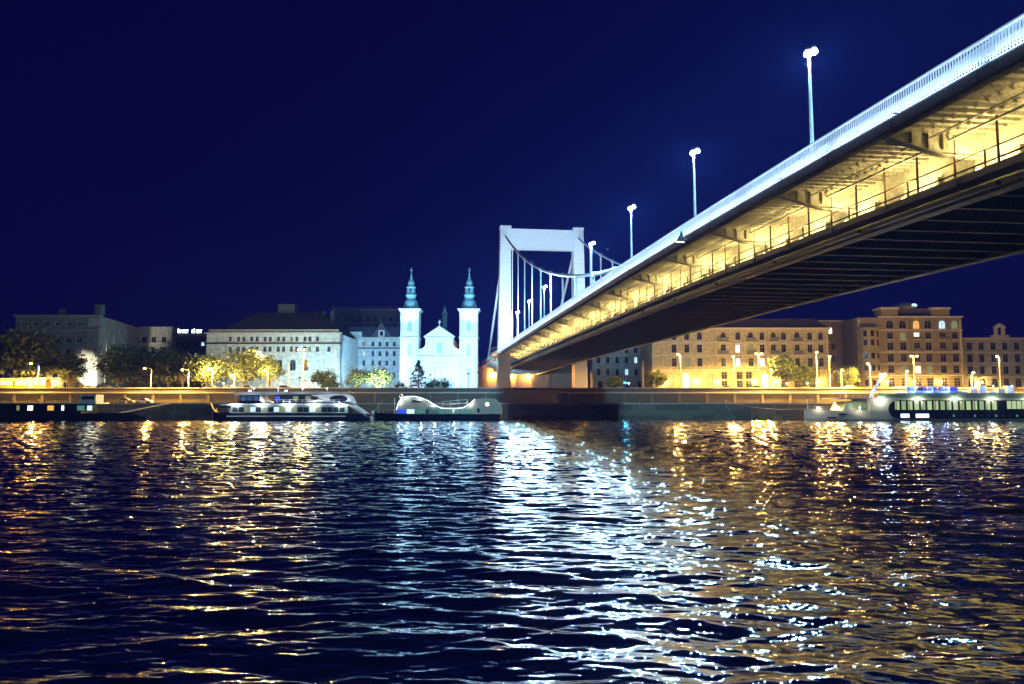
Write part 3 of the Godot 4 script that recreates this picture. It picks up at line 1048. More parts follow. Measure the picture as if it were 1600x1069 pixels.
func make_buildings() -> void:
	# long grey institute left of the church
	var a := thing("institute_building", "long grey green public building with paired windows and dark hipped roof", "building", Vector3(0, 0, 0))
	var f := frame_at(-104.6, -255.0)
	var cols := [8.1, 10.9, 12.7, 15.4, 17.3, 20.0, 21.8, 24.6, 26.4, 29.1, 30.9, 33.7, 35.4, 38.0]
	facade(a, f, 45.8, GROUND, 28.0, [[15.4, 3.7, 2.0, true, [16.2, 20.6, 25.1, 29.7, 34.1]], [21.8, 1.8, 1.1, false, cols + [42.0]], [25.4, 1.6, 1.05, false, cols]], M.plaster_pale, {"2,9": M.lit_dim, "1,12": M.lit_dim}, null, M.trim_stone)
	shell(a, f, 45.8, GROUND, 28.0, 30.0, M.plaster_pale)
	bx(a, "cornice", f, Vector3(-0.6, 24.4, -0.1), Vector3(46.4, 24.9, 0.7), M.slate, 0.1)
	bx(a, "cornice", f, Vector3(-0.6, 28.0, -0.6), Vector3(46.4, 28.5, 0.6), M.trim_stone, 0.1)
	bx(a, "parapet", f, Vector3(0.6, 28.5, -0.9), Vector3(45.2, 29.5, -0.3), M.plaster_grey)
	hip(a, f, 4.0, 45.5, -29.0, -1.0, 28.9, 36.4, 9.0, M.slate)
	bx(a, "roof_box", f, Vector3(21.0, 36.0, -16.0), Vector3(27.0, 39.5, -10.0), M.slate)
	for k in 3:
		bx(a, "chimney", f, Vector3(33.0 + k * 3.0, 33.5, -14.0), Vector3(34.2 + k * 3.0, 37.4, -12.5), M.roof_tile)
	for px in [7.0, 39.6, 44.6]:
		bx(a, "pilaster", f, Vector3(px, GROUND, 0.0), Vector3(px + 0.8, 24.4, 0.25), M.plaster_pale)
	# angled neighbour up to the church
	var b := thing("mansard_building", "pale building with a blue mansard roof and gabled dormer beside the church", "building")
	f = frame_at(-64.6, -285.0)
	var c5 := [1.7, 4.9, 8.0, 11.4, 14.1, 16.8, 19.6]
	facade(b, f, 23.0, GROUND, 29.0, [[13.8, 1.9, 1.1, false, c5], [18.6, 1.9, 1.1, false, c5], [22.2, 1.9, 1.1, false, c5], [26.0, 1.7, 1.1, false, c5]], M.plaster_pale, {"3,0": M.lit_warm, "3,1": M.lit_warm, "3,2": M.lit_dim, "2,2": M.lit_cool, "2,3": M.blue_glass}, null, M.trim_stone)
	shell(b, f, 23.0, GROUND, 29.0, 18.0, M.plaster_pale)
	bx(b, "cornice", f, Vector3(-0.4, 25.0, -0.1), Vector3(23.2, 25.4, 0.5), M.slate, 0.08)
	bx(b, "cornice", f, Vector3(-0.4, 29.0, -0.4), Vector3(23.2, 29.5, 0.6), M.trim_stone, 0.08)
	hip(b, f, 0.0, 23.0, -18.0, 0.2, 29.5, 33.6, 2.0, M.slate)
	var dm := MB.new()
	dm.xf = f
	dm.prism(PackedVector2Array([Vector2(10.6, 29.5), Vector2(18.6, 29.5), Vector2(14.6, 35.4)]), -6.0, 0.1)
	part(b, "gable", dm.mesh(), M.slate)
	bx(b, "dormer", f, Vector3(13.5, 29.6, 0.1), Vector3(15.9, 32.2, 0.5), M.plaster_pale, 0.1)
	bx(b, "dormer_window", f, Vector3(14.1, 30.0, 0.5), Vector3(15.3, 31.6, 0.56), M.dark_glass)
	bx(b, "finial", f, Vector3(14.5, 35.3, -0.4), Vector3(14.7, 37.2, -0.2), M.slate)
	bx(b, "attic_wall", f, Vector3(2.6, 29.5, 0.0), Vector3(7.2, 31.6, 0.4), M.plaster_pale, 0.1)
	for k in 3:
		bx(b, "chimney", f, Vector3(4.0 + k * 7.0, 33.2, -9.0), Vector3(5.0 + k * 7.0, 35.2, -8.0), M.roof_tile)
	# plain block behind with a pale roof edge
	dress(b, frame_at(-64.6, -285.0), 23.0, GROUND, 24.9, M.trim_stone)
	var c := thing("rear_block", "dark flat roofed block with a thin pale roof edge behind the institute", "building")
	f = frame_at(-79.5, -330.0)
	facade(c, f, 31.0, GROUND, 45.6, [[36.0, 2.0, 1.3, false, spread(2, 29, 9)], [40.5, 2.0, 1.3, false, spread(2, 29, 9)]], M.plaster_dim)
	shell(c, f, 31.0, GROUND, 45.6, 14.0, M.plaster_dim)
	bx(c, "roof_edge", f, Vector3(-0.6, 45.6, -14.3), Vector3(31.6, 45.9, 0.9), M.plaster_pale)
	bx(c, "roof_rail", f, Vector3(-0.4, 46.7, 0.5), Vector3(31.4, 46.8, 0.6), M.plaster_pale)
	# corner block far left
	var d := thing("corner_block", "tall dim residential block with lit lower storeys behind the tram", "building")
	f = frame_at(-167.0, -250.0)
	var cl := [3.0, 6.6, 10.4, 14.2, 18.0, 21.6]
	facade(d, f, 28.4, GROUND, 33.4, [[8.6, 2.6, 1.5, false, cl], [13.0, 2.3, 1.5, false, cl], [16.8, 2.2, 1.6, false, cl], [20.6, 2.2, 1.7, false, cl], [24.4, 2.0, 1.7, false, cl], [30.2, 1.6, 1.6, false, cl]], M.plaster_grey, {"0,2": M.lit_warm}, M.church_trim, M.trim_stone)
	shell(d, f, 28.4, GROUND, 33.4, 4.0, M.plaster_grey)
	bx(d, "cornice", f, Vector3(-0.5, 28.6, -0.1), Vector3(28.8, 29.1, 0.9), M.trim_stone, 0.1)
	bx(d, "cornice", f, Vector3(-0.5, 33.4, -0.5), Vector3(28.8, 33.9, 0.6), M.trim_stone, 0.1)
	bx(d, "cornice", f, Vector3(-0.3, 19.6, -0.1), Vector3(24.0, 20.0, 0.5), M.trim_stone, 0.08)
	bx(d, "corner_pier", f, Vector3(24.2, GROUND, 0.0), Vector3(28.4, 28.58, 0.35), M.plaster_grey)
	bx(d, "attic_panel", f, Vector3(24.6, 29.9, 0.0), Vector3(28.2, 32.8, 0.14), M.plaster_pale)
	for k in 3:
		bx(d, "balcony", f, Vector3(5.4 + k * 3.8, 19.9, 0.5), Vector3(7.8 + k * 3.8, 20.5, 1.3), M.plaster_pale)
	bx(d, "roof_hut", f, Vector3(26.0, 33.9, -3.5), Vector3(28.0, 37.6, -0.8), M.plaster_dim)
	bx(d, "chimney", f, Vector3(13.0, 33.9, -3.0), Vector3(15.0, 36.2, -2.0), M.plaster_dim)
	# side street fronts receding behind it
	var e := thing("side_street_block", "dim green grey block receding along the side street", "building")
	f = frame_at(-138.4, -254.5, 101.0)
	facade(e, f, 36.0, GROUND, 32.8, [[13.0, 2.0, 1.4, false, spread(3, 33, 8)], [17.0, 2.0, 1.4, false, spread(3, 33, 8)], [21.0, 2.0, 1.4, false, spread(3, 33, 8)], [25.0, 2.0, 1.4, false, spread(3, 33, 8)], [29.4, 1.7, 1.4, false, spread(3, 33, 8)]], M.plaster_grey, {"3,1": M.lit_dim, "2,5": M.lit_dim}, M.church_trim)
	shell(e, f, 36.0, GROUND, 32.8, 12.0, M.plaster_grey)
	bx(e, "cornice", f, Vector3(-0.3, 32.8, -0.4), Vector3(36.3, 33.2, 0.6), M.trim_stone, 0.1)
	var g := thing("balcony_block", "greenish block with stacked recessed balconies at the street's end", "building")
	f = frame_at(-146.5, -292.0)
	facade(g, f, 13.2, GROUND, 34.2, [[16.0, 2.2, 1.8, false, [2.2, 6.0, 10.0]], [20.0, 2.2, 1.8, false, [2.2, 6.0, 10.0]], [24.0, 2.2, 1.8, false, [2.2, 6.0, 10.0]], [28.0, 2.2, 1.8, false, [2.2, 6.0, 10.0]]], M.plaster_pale)
	shell(g, f, 13.2, GROUND, 34.2, 4.0, M.plaster_pale)
	for k in 3:
		bx(g, "balcony", f, Vector3(4.2, 19.0 + k * 4.0, 0.02), Vector3(12.4, 20.0 + k * 4.0, 1.2), M.plaster_pale, 0.05)
	var h := thing("sign_block", "unlit dark block carrying a lit roof sign", "building")
	f = frame_at(-151.0, -330.0)
	facade(h, f, 16.0, GROUND, 35.0, [[20.0, 1.8, 1.5, false, spread(2, 14, 5)], [24.5, 1.8, 1.5, false, spread(2, 14, 5)], [29.5, 1.8, 1.5, false, spread(2, 14, 5)]], M.plaster_dim, {"2,4": M.lit_cool, "1,3": M.lit_dim})
	shell(h, f, 16.0, GROUND, 35.0, 14.0, M.plaster_dim)
	# roof sign: two groups of short lit letter bars
	var sg := thing("roof_sign", "small white lit lettering standing on a dark roof", "sign", Vector3(-148.6, 35.0, -329.6))
	bx(sg, "sign_frame", Transform3D(), Vector3(0.4, 0.0, -0.1), Vector3(11.0, 0.2, 0.1), M.dark_steel)
	var lx := 0.6
	for k in 11:
		if k == 5:
			lx += 1.1
			continue
		var wd := 0.86
		var lm := MB.new()
		var hh := 1.9 if k in [0, 7] else 1.45
		lm.box(Vector3(lx, 0.3, -0.08), Vector3(lx + 0.34, 0.3 + hh, 0.08))
		if k % 3 != 1:
			lm.box(Vector3(lx + 0.34, 0.3, -0.08), Vector3(lx + wd, 0.64, 0.08))
			lm.box(Vector3(lx + wd - 0.32, 0.64, -0.08), Vector3(lx + wd, 1.75, 0.08))
		if k % 2 == 0:
			lm.box(Vector3(lx + 0.34, 1.4, -0.079), Vector3(lx + wd - 0.321, 1.75, 0.079))
		part(sg, "lit_letter_sign", lm.mesh(), M.lit_letters)
		bx(sg, "sign_post", Transform3D(), Vector3(lx + 0.05, 0.2, -0.05), Vector3(lx + 0.12, 0.32, 0.05), M.dark_steel)
		lx += wd + 0.14
	# right of the bridge: ochre palace
	var p := thing("ochre_palace", "lamp lit ochre palace with balconies and tall shop windows below the bridge", "building")
	f = frame_at(46.0, -245.0)
	var cc := [7.3, 11.5, 15.7, 23.5, 28.3, 32.5, 36.3, 40.0, 43.4, 47.8, 52.0, 55.6]
	var lit := {"1,4": M.lit_white, "1,6": M.lit_white, "2,4": M.lit_white, "2,5": M.lit_dim, "1,1": M.lit_dim, "1,7": M.lit_white, "0,3": M.lit_white, "0,0": M.lit_warm, "0,1": M.lit_white, "0,2": M.lit_warm}
	facade(p, f, 58.0, GROUND, 28.4, [[9.0, 5.2, 2.2, true, [6.0, 11.0, 18.7, 37.0]], [16.2, 2.8, 1.6, false, cc], [20.8, 2.7, 1.6, false, cc], [25.0, 2.6, 1.6, true, cc]], M.plaster_ochre, lit, null, M.trim_stone)
	shell(p, f, 58.0, GROUND, 28.4, 22.0, M.plaster_ochre)
	dress(p, f, 58.0, GROUND, 28.3, M.trim_stone)
	for wx in [23.5, 28.6, 31.6, 43.0, 47.5, 52.5]:
		for wy in [9.2, 12.1]:
			var wm: Array = window_mesh(2.0, 2.4, false)
			var wn := part(p, "shop_window", wm[0], M.window_frame)
			wn.transform = f * Transform3D(Basis(), Vector3(wx, wy, 0.1))
			part(wn, "window_pane", wm[1], M.dark_glass)
	for yy in [14.9, 19.8, 24.0]:
		bx(p, "string_course", f, Vector3(-0.3, yy, -0.05), Vector3(58.3, yy + 0.35, 0.45), M.trim_stone, 0.08)
	bx(p, "cornice", f, Vector3(-0.5, 28.4, -0.5), Vector3(58.5, 29.1, 0.9), M.trim_stone, 0.12)
	hip(p, f, 0.0, 58.0, -22.0, 0.0, 29.1, 32.4, 3.0, M.roof_tile)
	for wx in [23.5, 32.5, 40.0, 47.8]:
		for wy in [20.5, 24.8]:
			var bal := MB.new()
			bal.xf = f
			bal.box(Vector3(wx - 1.4, wy - 0.25, 0.46), Vector3(wx + 1.4, wy, 1.3))
			bal.box(Vector3(wx - 1.4, wy, 1.22), Vector3(wx + 1.4, wy + 1.0, 1.28))
			part(p, "balcony", bal.mesh(), M.dark_steel)
	for wx in [7.3, 15.7, 28.3, 36.3, 43.4, 52.0]:
		var pd := MB.new()
		pd.xf = f
		pd.prism(PackedVector2Array([Vector2(wx - 1.1, 23.5), Vector2(wx + 1.1, 23.5), Vector2(wx + 0.7, 24.0), Vector2(wx, 24.25), Vector2(wx - 0.7, 24.0)]), 0.46, 0.7)
		part(p, "window_pediment", pd.mesh(), M.trim_stone)
	for wx in [0.2, 20.6, 38.0, 57.0]:
		bx(p, "pilaster", f, Vector3(wx, GROUND, 0.0), Vector3(wx + 0.8, 28.38, 0.3), M.plaster_ochre)
	# pale house seen under the bridge
	var u := thing("pale_house", "pale lit house front seen beneath the bridge deck", "building")
	f = frame_at(31.0, -288.0)
	facade(u, f, 24.0, GROUND, 27.0, [[9.4, 3.4, 1.8, true, [3.0, 8.0, 13.0, 18.5]], [15.0, 2.4, 1.3, false, [2.4, 6.0, 9.6, 13.2, 16.8, 20.6]], [19.6, 2.4, 1.3, false, [2.4, 6.0, 9.6, 13.2, 16.8, 20.6]], [23.6, 2.0, 1.3, false, [2.4, 6.0, 9.6, 13.2, 16.8, 20.6]]], M.plaster_pale, {"0,1": M.lit_white, "1,3": M.lit_cool, "2,4": M.lit_cool}, null, M.trim_stone)
	shell(u, f, 24.0, GROUND, 27.0, 15.0, M.plaster_pale)
	bx(u, "cornice", f, Vector3(-0.4, 27.0, -0.4), Vector3(24.4, 27.6, 0.7), M.trim_stone, 0.1)
	# domed corner house
	var q := thing("domed_house", "tall brown corner house with rounded bay, roof turrets and small dome", "building")
	f = frame_at(116.2, -250.0)
	var dc := [10.8, 15.2, 19.8, 23.7, 28.5, 32.7]
	facade(q, f, 34.9, GROUND, 33.0, [[9.5, 3.2, 2.1, false, dc], [14.2, 2.6, 2.0, false, dc], [18.0, 2.7, 2.0, false, dc], [21.9, 2.7, 2.0, false, dc], [25.7, 2.3, 2.0, false, dc], [29.2, 2.9, 2.3, true, dc]], M.plaster_brown, {"5,2": M.lit_warm, "5,4": M.lit_cool, "4,2": M.lit_white, "4,1": M.lit_dim, "1,1": M.lit_dim, "1,2": M.lit_white, "1,3": M.lit_dim, "5,5": M.lit_dim}, null, M.trim_stone)
	shell(q, f, 34.9, GROUND, 33.0, 20.0, M.plaster_brown)
	dress(q, f, 34.9, GROUND, 33.0, M.trim_stone)
	for ci in 5:
		for ri in [21.7, 25.6]:
			if (ci + int(ri)) % 2 == 0:
				bx(q, "balcony", f, Vector3(dc[ci + 1] - 1.4, ri, 0.42), Vector3(dc[ci + 1] + 1.4, ri + 0.9, 1.1), M.dark_steel)
	for yy in [13.4, 17.2, 21.2, 28.6]:
		bx(q, "string_course", f, Vector3(6.6, yy, -0.05), Vector3(35.1, yy + 0.3, 0.4), M.trim_stone, 0.06)
	bx(q, "cornice", f, Vector3(7.0, 33.0, -0.5), Vector3(35.2, 33.5, 0.7), M.trim_stone, 0.1)
	var bay := MB.new()
	bay.xf = f
	bay.lathe([[3.2, GROUND], [3.2, 13.4], [3.45, 13.5], [3.45, 13.8], [3.2, 13.9], [3.2, 21.2], [3.4, 21.3], [3.4, 21.5], [3.2, 21.6], [3.2, 28.8], [3.5, 29.0], [3.5, 29.5], [0.0, 29.6]], 24, Vector3(3.3, 0, 0))
	part(q, "rounded_bay", bay.mesh(), M.plaster_brown)
	for yy in [10.0, 15.0, 19.0, 23.4, 26.4]:
		for an in [-0.7, 0.0, 0.7]:
			var bw := MB.new()
			bw.xf = f * Transform3D(Basis(Vector3.UP, an), Vector3(3.3, 0, 0))
			bw.box(Vector3(-0.55, yy, 3.05), Vector3(0.55, yy + 1.9, 3.26))
			part(q, "bay_window", bw.mesh(), M.dark_glass)
	for tx in [[8.0, 13.6], [25.2, 31.0]]:
		bx(q, "roof_turret", f, Vector3(tx[0], 33.5, -5.0), Vector3(tx[1], 35.8, 0.2), M.plaster_brown)
		bx(q, "turret_cap", f, Vector3(tx[0] - 0.4, 35.8, -5.4), Vector3(tx[1] + 0.4, 36.5, 0.6), M.trim_stone, 0.15)
	bx(q, "attic", f, Vector3(13.62, 33.5, -8.0), Vector3(25.18, 36.3, -1.5), M.roof_tile)
	var dome := MB.new()
	dome.xf = f
	dome.lathe([[3.6, 36.3], [3.6, 36.8], [3.3, 37.5], [2.5, 38.2], [1.2, 38.7], [0.0, 38.8]], 18, Vector3(18.6, 0, -4.5))
	part(q, "dome", dome.mesh(), M.plaster_dim)
	var dl := MB.new()
	dl.xf = f
	dl.lathe([[0.0, 0.0], [1.0, 0.0], [0.9, 0.5], [0.5, 0.9], [0.0, 1.0]], 10, Vector3(20.0, 37.0, -1.4))
	part(q, "dome_window", dl.mesh(), M.lit_cool)
	bx(q, "porch", f, Vector3(1.0, 12.6, 3.2), Vector3(6.5, 13.2, 4.4), M.trim_stone, 0.1)
	# recessed dark wing
	var w := thing("recessed_wing", "dark recessed house wing with two small lit arched windows", "building")
	f = frame_at(106.0, -262.0)
	facade(w, f, 14.0, GROUND, 33.0, [[14.0, 2.2, 1.3, false, [3.0, 7.0, 11.0]], [18.5, 2.2, 1.3, false, [3.0, 7.0, 11.0]], [23.0, 2.2, 1.3, false, [3.0, 7.0, 11.0]], [28.6, 2.4, 1.4, true, [3.6, 6.2, 11.0]]], M.plaster_brown, {"3,1": M.lit_white, "3,0": M.lit_dim})
	shell(w, f, 14.0, GROUND, 33.0, 10.0, M.plaster_brown)
	bx(w, "cornice", f, Vector3(-0.2, 33.0, -0.3), Vector3(14.0, 33.4, 0.5), M.trim_stone, 0.08)
	# far right palace
	var z := thing("aedicule_house", "dim stone house topped by a small roof aedicule", "building")
	f = frame_at(154.8, -256.0)
	var zc := spread(2.4, 39.0, 10)
	facade(z, f, 42.0, GROUND, 26.0, [[9.4, 3.4, 2.1, true, zc], [14.2, 2.7, 1.8, false, zc], [18.2, 2.8, 1.8, false, zc], [22.4, 2.6, 1.8, false, zc]], M.plaster_grey, {}, null, M.trim_stone)
	shell(z, f, 42.0, GROUND, 26.0, 20.0, M.plaster_grey)
	dress(z, f, 42.0, GROUND, 25.9, M.trim_stone)
	for yy in [13.2, 21.4]:
		bx(z, "string_course", f, Vector3(-0.2, yy, -0.05), Vector3(42.2, yy + 0.35, 0.4), M.trim_stone, 0.06)
	bx(z, "cornice", f, Vector3(-0.4, 26.0, -0.4), Vector3(42.4, 26.7, 0.8), M.trim_stone, 0.1)
	var ae := MB.new()
	ae.xf = f
	ae.box(Vector3(10.2, 26.7, -1.0), Vector3(16.0, 27.6, 0.3))
	ae.box(Vector3(11.4, 27.6, -0.8), Vector3(12.3, 30.2, 0.1))
	ae.box(Vector3(13.9, 27.6, -0.8), Vector3(14.8, 30.2, 0.1))
	ae.prism(PackedVector2Array([Vector2(11.0, 30.2), Vector2(15.2, 30.2), Vector2(14.2, 31.2), Vector2(13.1, 31.7), Vector2(12.0, 31.2)]), -0.9, 0.2)
	part(z, "aedicule", ae.mesh(), M.trim_stone)

# ------------------------------------------------------------------ trees
func tree_meshes(seed_: int, height: float, radius: float, base: float, clumps: int, per: int, leaf: float, tone: Color, conifer := false) -> Array:
	rng.seed = seed_
	var tr := MB.new()
	var limbs := []
	var lean := Vector3(rng.randf_range(-0.4, 0.4), 0, rng.randf_range(-0.4, 0.4))
	tr.tube([Vector3.ZERO, Vector3(0, base * 0.6, 0) + lean * 0.3, Vector3(0, base + (height - base) * (0.9 if conifer else 0.45), 0) + lean], [0.28, 0.2, 0.05], 7)
	var cr := MB.new()
	cr.colored = true
	for k in clumps:
		var f := (k + 0.5) / clumps
		var cpos: Vector3
		var cr_r: float
		if conifer:
			var y := base + (height - base) * f
			var rr := radius * (1.0 - f) * rng.randf_range(0.5, 1.0)
			var a := rng.randf() * TAU
			cpos = Vector3(cos(a) * rr, y, sin(a) * rr)
			cr_r = 0.35 + radius * 0.22 * (1.0 - f)
		else:
			var d := Vector3(rng.randfn(), rng.randfn() * 0.9, rng.randfn()).normalized() * pow(rng.randf(), 0.4)
			cpos = Vector3(d.x * radius, (base + height) / 2 + d.y * (height - base) / 2 * 0.92, d.z * radius)
			cr_r = radius * rng.randf_range(0.15, 0.36)
			if k % 4 == 0:
				var root := Vector3(0, base * rng.randf_range(0.6, 1.2), 0)
				tr.tube([root, root.lerp(cpos, 0.5) + Vector3(0, -0.15, 0), cpos], [0.12, 0.07, 0.02], 5)
		for i in per:
			var o := Vector3(rng.randfn(), rng.randfn() * (0.35 if conifer else 0.8), rng.randfn()) * cr_r * 0.55
			var c := cpos + o
			var u := Vector3(rng.randfn(), rng.randfn(), rng.randfn()).normalized()
			var w := u.cross(Vector3(rng.randfn(), rng.randfn(), rng.randfn())).normalized()
			var sz := leaf * rng.randf_range(0.6, 1.3)
			var v := rng.randf_range(0.65, 1.3)
			cr.tint = Color(tone.r * v * rng.randf_range(0.85, 1.2), tone.g * v, tone.b * v * rng.randf_range(0.7, 1.2))
			cr.quad(c - u * sz, c + w * sz * 0.55, c + u * sz, c - w * sz * 0.55)
	return [tr.mesh(), cr.mesh()]

func plant(kind: Array, called: String, label: String, category: String, at: Vector3, size := 1.0, turn := 0.0, group := "") -> Node3D:
	var t := thing(called, label, category, at, turn, group)
	part(t, "trunk", kind[0], M.bark)
	part(t, "crown", kind[1], M.leaf)
	t.scale = Vector3.ONE * size
	return t

func make_trees() -> void:
	var green := Color(0.07, 0.1, 0.035)
	var broad := tree_meshes(1, 11.0, 5.0, 2.2, 96, 50, 0.3, green)
	var broad2 := tree_meshes(2, 10.0, 5.6, 1.8, 100, 50, 0.3, green)
	var broad3 := tree_meshes(3, 12.0, 4.4, 2.4, 90, 50, 0.3, Color(0.06, 0.09, 0.035))
	var light := tree_meshes(4, 8.4, 4.3, 0.7, 70, 50, 0.26, green)
	var pine := tree_meshes(5, 9.6, 3.8, 0.9, 120, 26, 0.2, Color(0.03, 0.05, 0.03), true)
	var bush := tree_meshes(6, 3.4, 2.2, 0.2, 34, 40, 0.18, Color(0.06, 0.1, 0.035))
	var thin := tree_meshes(7, 9.0, 3.6, 3.2, 26, 12, 0.22, Color(0.08, 0.08, 0.035))
	var g := GROUND
	plant(broad2, "broadleaf_tree", "huge dark tree rising behind the yellow tram", "tree", Vector3(-150.0, g, -228), 1.95, 20)
	plant(broad3, "broadleaf_tree", "dark tree between the tram's end and the bright wall patch", "tree", Vector3(-133.5, g, -226), 0.95, 80)
	plant(broad, "broadleaf_tree", "dark tree right of the bright wall patch", "tree", Vector3(-121.0, g, -230), 1.3, 140)
	plant(broad2, "broadleaf_tree", "broad dark tree below the receding side street block", "tree", Vector3(-114.0, g, -236), 1.4, 210)
	plant(broad, "broadleaf_tree", "dark tree behind the first single sodium lamp", "tree", Vector3(-106.5, g, -232), 1.2, 300)
	plant(thin, "bare_tree", "nearly bare pale trunked tree among orange lamps", "tree", Vector3(-99.0, g, -225), 0.82, 40)
	plant(broad2, "broadleaf_tree", "golden lit rounded tree beside a sodium lamp", "tree", Vector3(-91.5, g, -225.0), 1.1, 10)
	plant(broad, "broadleaf_tree", "taller golden lit tree in front of the institute's arches", "tree", Vector3(-80.5, g, -225), 1.16, 100)
	plant(broad3, "broadleaf_tree", "small amber lit tree at the right end of the golden row", "tree", Vector3(-72.6, g, -224), 0.9, 260)
	plant(broad2, "broadleaf_tree", "dark unlit tree behind the advertising column", "tree", Vector3(-60.5, g, -240), 0.72, 60)
	plant(bush, "shrub", "dark shrub at the foot of the institute's corner", "shrub", Vector3(-56.0, g, -233), 1.3, 10)
	plant(light, "broadleaf_tree", "pale green lit tree standing on the right of the floodlit pair", "tree", Vector3(-40.6, g, -228), 0.94, 0)
	plant(light, "broadleaf_tree", "bright green lit tree with pale flank, left of the floodlit pair", "tree", Vector3(-47.6, g, -229), 0.9, 130)
	plant(pine, "conifer_tree", "dark spiky conifer standing in front of the white church", "tree", Vector3(-28.0, g, -224), 0.94, 0)
	plant(bush, "shrub", "small dark shrub left of the conifer by the church", "shrub", Vector3(-33.6, g, -224), 0.85, 90)
	plant(bush, "shrub", "lit green shrub beside the lamp before the church door", "shrub", Vector3(-24.0, g, -226), 1.1, 190)
	plant(bush, "shrub", "round green shrub near the abutment corner", "shrub", Vector3(-20.5, g, -227), 1.15, 250)
	plant(broad, "broadleaf_tree", "dark low tree before the pale house under the bridge", "tree", Vector3(45.5, g, -236), 0.62, 33)
	plant(broad2, "broadleaf_tree", "low tree with blue lamp beneath, beside the pier", "tree", Vector3(33.0, g, -240), 0.5, 133)
	plant(broad3, "broadleaf_tree", "big dark tree against the ochre palace's right end", "tree", Vector3(84.0, g, -230), 1.0, 233)
	plant(broad2, "broadleaf_tree", "dark spreading tree between ochre palace and recessed wing", "tree", Vector3(90.0, g, -233), 0.86, 3)
	plant(thin, "bare_tree", "amber lit thin tree beside tall lamps at the recessed wing", "tree", Vector3(95.5, g, -226), 0.9, 73)
	plant(broad, "broadleaf_tree", "dark leaning tree before the rounded bay", "tree", Vector3(103.0, g, -230), 0.72, 170)

# ------------------------------------------------------------------ street lamps
func sodium_lamp(x: float, z: float, h: float, label: String, energy := 55.0, group := "", arms := 1, wide := false) -> void:
	var t := thing("street_lamp", label, "street lamp", Vector3(x, GROUND, z), 0.0, group)
	var p := MB.new()
	p.tube([Vector3.ZERO, Vector3(0, h * 0.6, 0), Vector3(0, h, 0)], [0.17, 0.12, 0.08], 8)
	part(t, "pole", p.mesh(), M.pole_grey)
	var b := MB.new()
	b.lathe([[0.0, 0.0], [0.26, 0.0], [0.26, 0.7], [0.17, 0.9], [0.0, 0.9]], 10)
	part(t, "base", b.mesh(), M.pole_grey)
	var reach := 2.3 if z > -218.5 else 0.3
	var sides := [1.0] if arms == 1 else [1.0, -1.0]
	for s in sides:
		var a := MB.new()
		a.tube([Vector3(0, h - 0.1, 0), Vector3(-0.4 * s, h + 0.2, reach * 0.5), Vector3(-0.8 * s, h + 0.25, reach)], [0.06, 0.05, 0.05], 6)
		part(t, "arm", a.mesh(), M.pole_grey)
		var q := Vector3(-0.85 * s, h + 0.1, reach + 0.1)
		var hd := MB.new()
		hd.lathe([[0.0, 0.4], [0.18, 0.36], [0.34, 0.2], [0.33, 0.12], [0.0, 0.12]], 10, q)
		part(t, "lamp_head", hd.mesh(), M.housing)
		var bu := MB.new()
		bu.lathe([[0.0, -0.3], [0.16, -0.26], [0.28, -0.14], [0.31, 0.0], [0.28, 0.118], [0.0, 0.118]], 12, q)
		part(t, "lamp_bulb", bu.mesh(), M.sodium)
		if not wide:
			spot(t, q + Vector3(0, -0.48, 0), Vector3(0, -1, 0), Color(1.0, 0.75, 0.34), energy * (10.0 if h < 9.0 else 5.0), 87.0, 0.18, 0.15)
			if h >= 9.0:
				omni(t, q + Vector3(0, -0.48, 0), Color(1.0, 0.78, 0.38), energy * 1.0, 0.18)
		else:
			omni(t, q + Vector3(0, -0.48, 0), Color(1.0, 0.8, 0.42), energy * (2.2 if wide else 1.1), 0.18)

func floodlight(label: String, at: Vector3, aim: Vector3, c: Color, energy: float, angle: float, mast := 0.0) -> void:
	var t := thing("floodlight", label, "floodlight", at - Vector3(0, mast, 0))
	var d := (aim - at).normalized()
	if mast > 0.0:
		var p := MB.new()
		p.tube([Vector3.ZERO, Vector3(0, mast, 0)], [0.16, 0.09], 8)
		part(t, "pole", p.mesh(), M.pole_grey)
	var x := Vector3.UP.cross(-d).normalized()
	var b := Basis(x, (-d).cross(x), -d)
	var h := MB.new()
	h.xf = Transform3D(b, Vector3(0, mast + 0.3, 0))
	h.box(Vector3(-0.35, -0.25, -0.1), Vector3(0.35, 0.25, 0.25))
	part(t, "housing", h.mesh(), M.housing)
	var br := MB.new()
	br.boxc(Vector3(0, mast + 0.03, 0), Vector3(0.5, 0.08, 0.2))
	part(t, "bracket", br.mesh(), M.dark_steel)
	var l := MB.new()
	l.xf = Transform3D(b, Vector3(0, mast + 0.3, 0))
	l.box(Vector3(-0.3, -0.2, -0.14), Vector3(0.3, 0.2, -0.102))
	part(t, "lamp_lens", l.mesh(), M.flood_lens)
	spot(t, Vector3(0, mast + 0.3, 0) + d * 0.3, d, c, energy, angle, 0.3, 0.4)

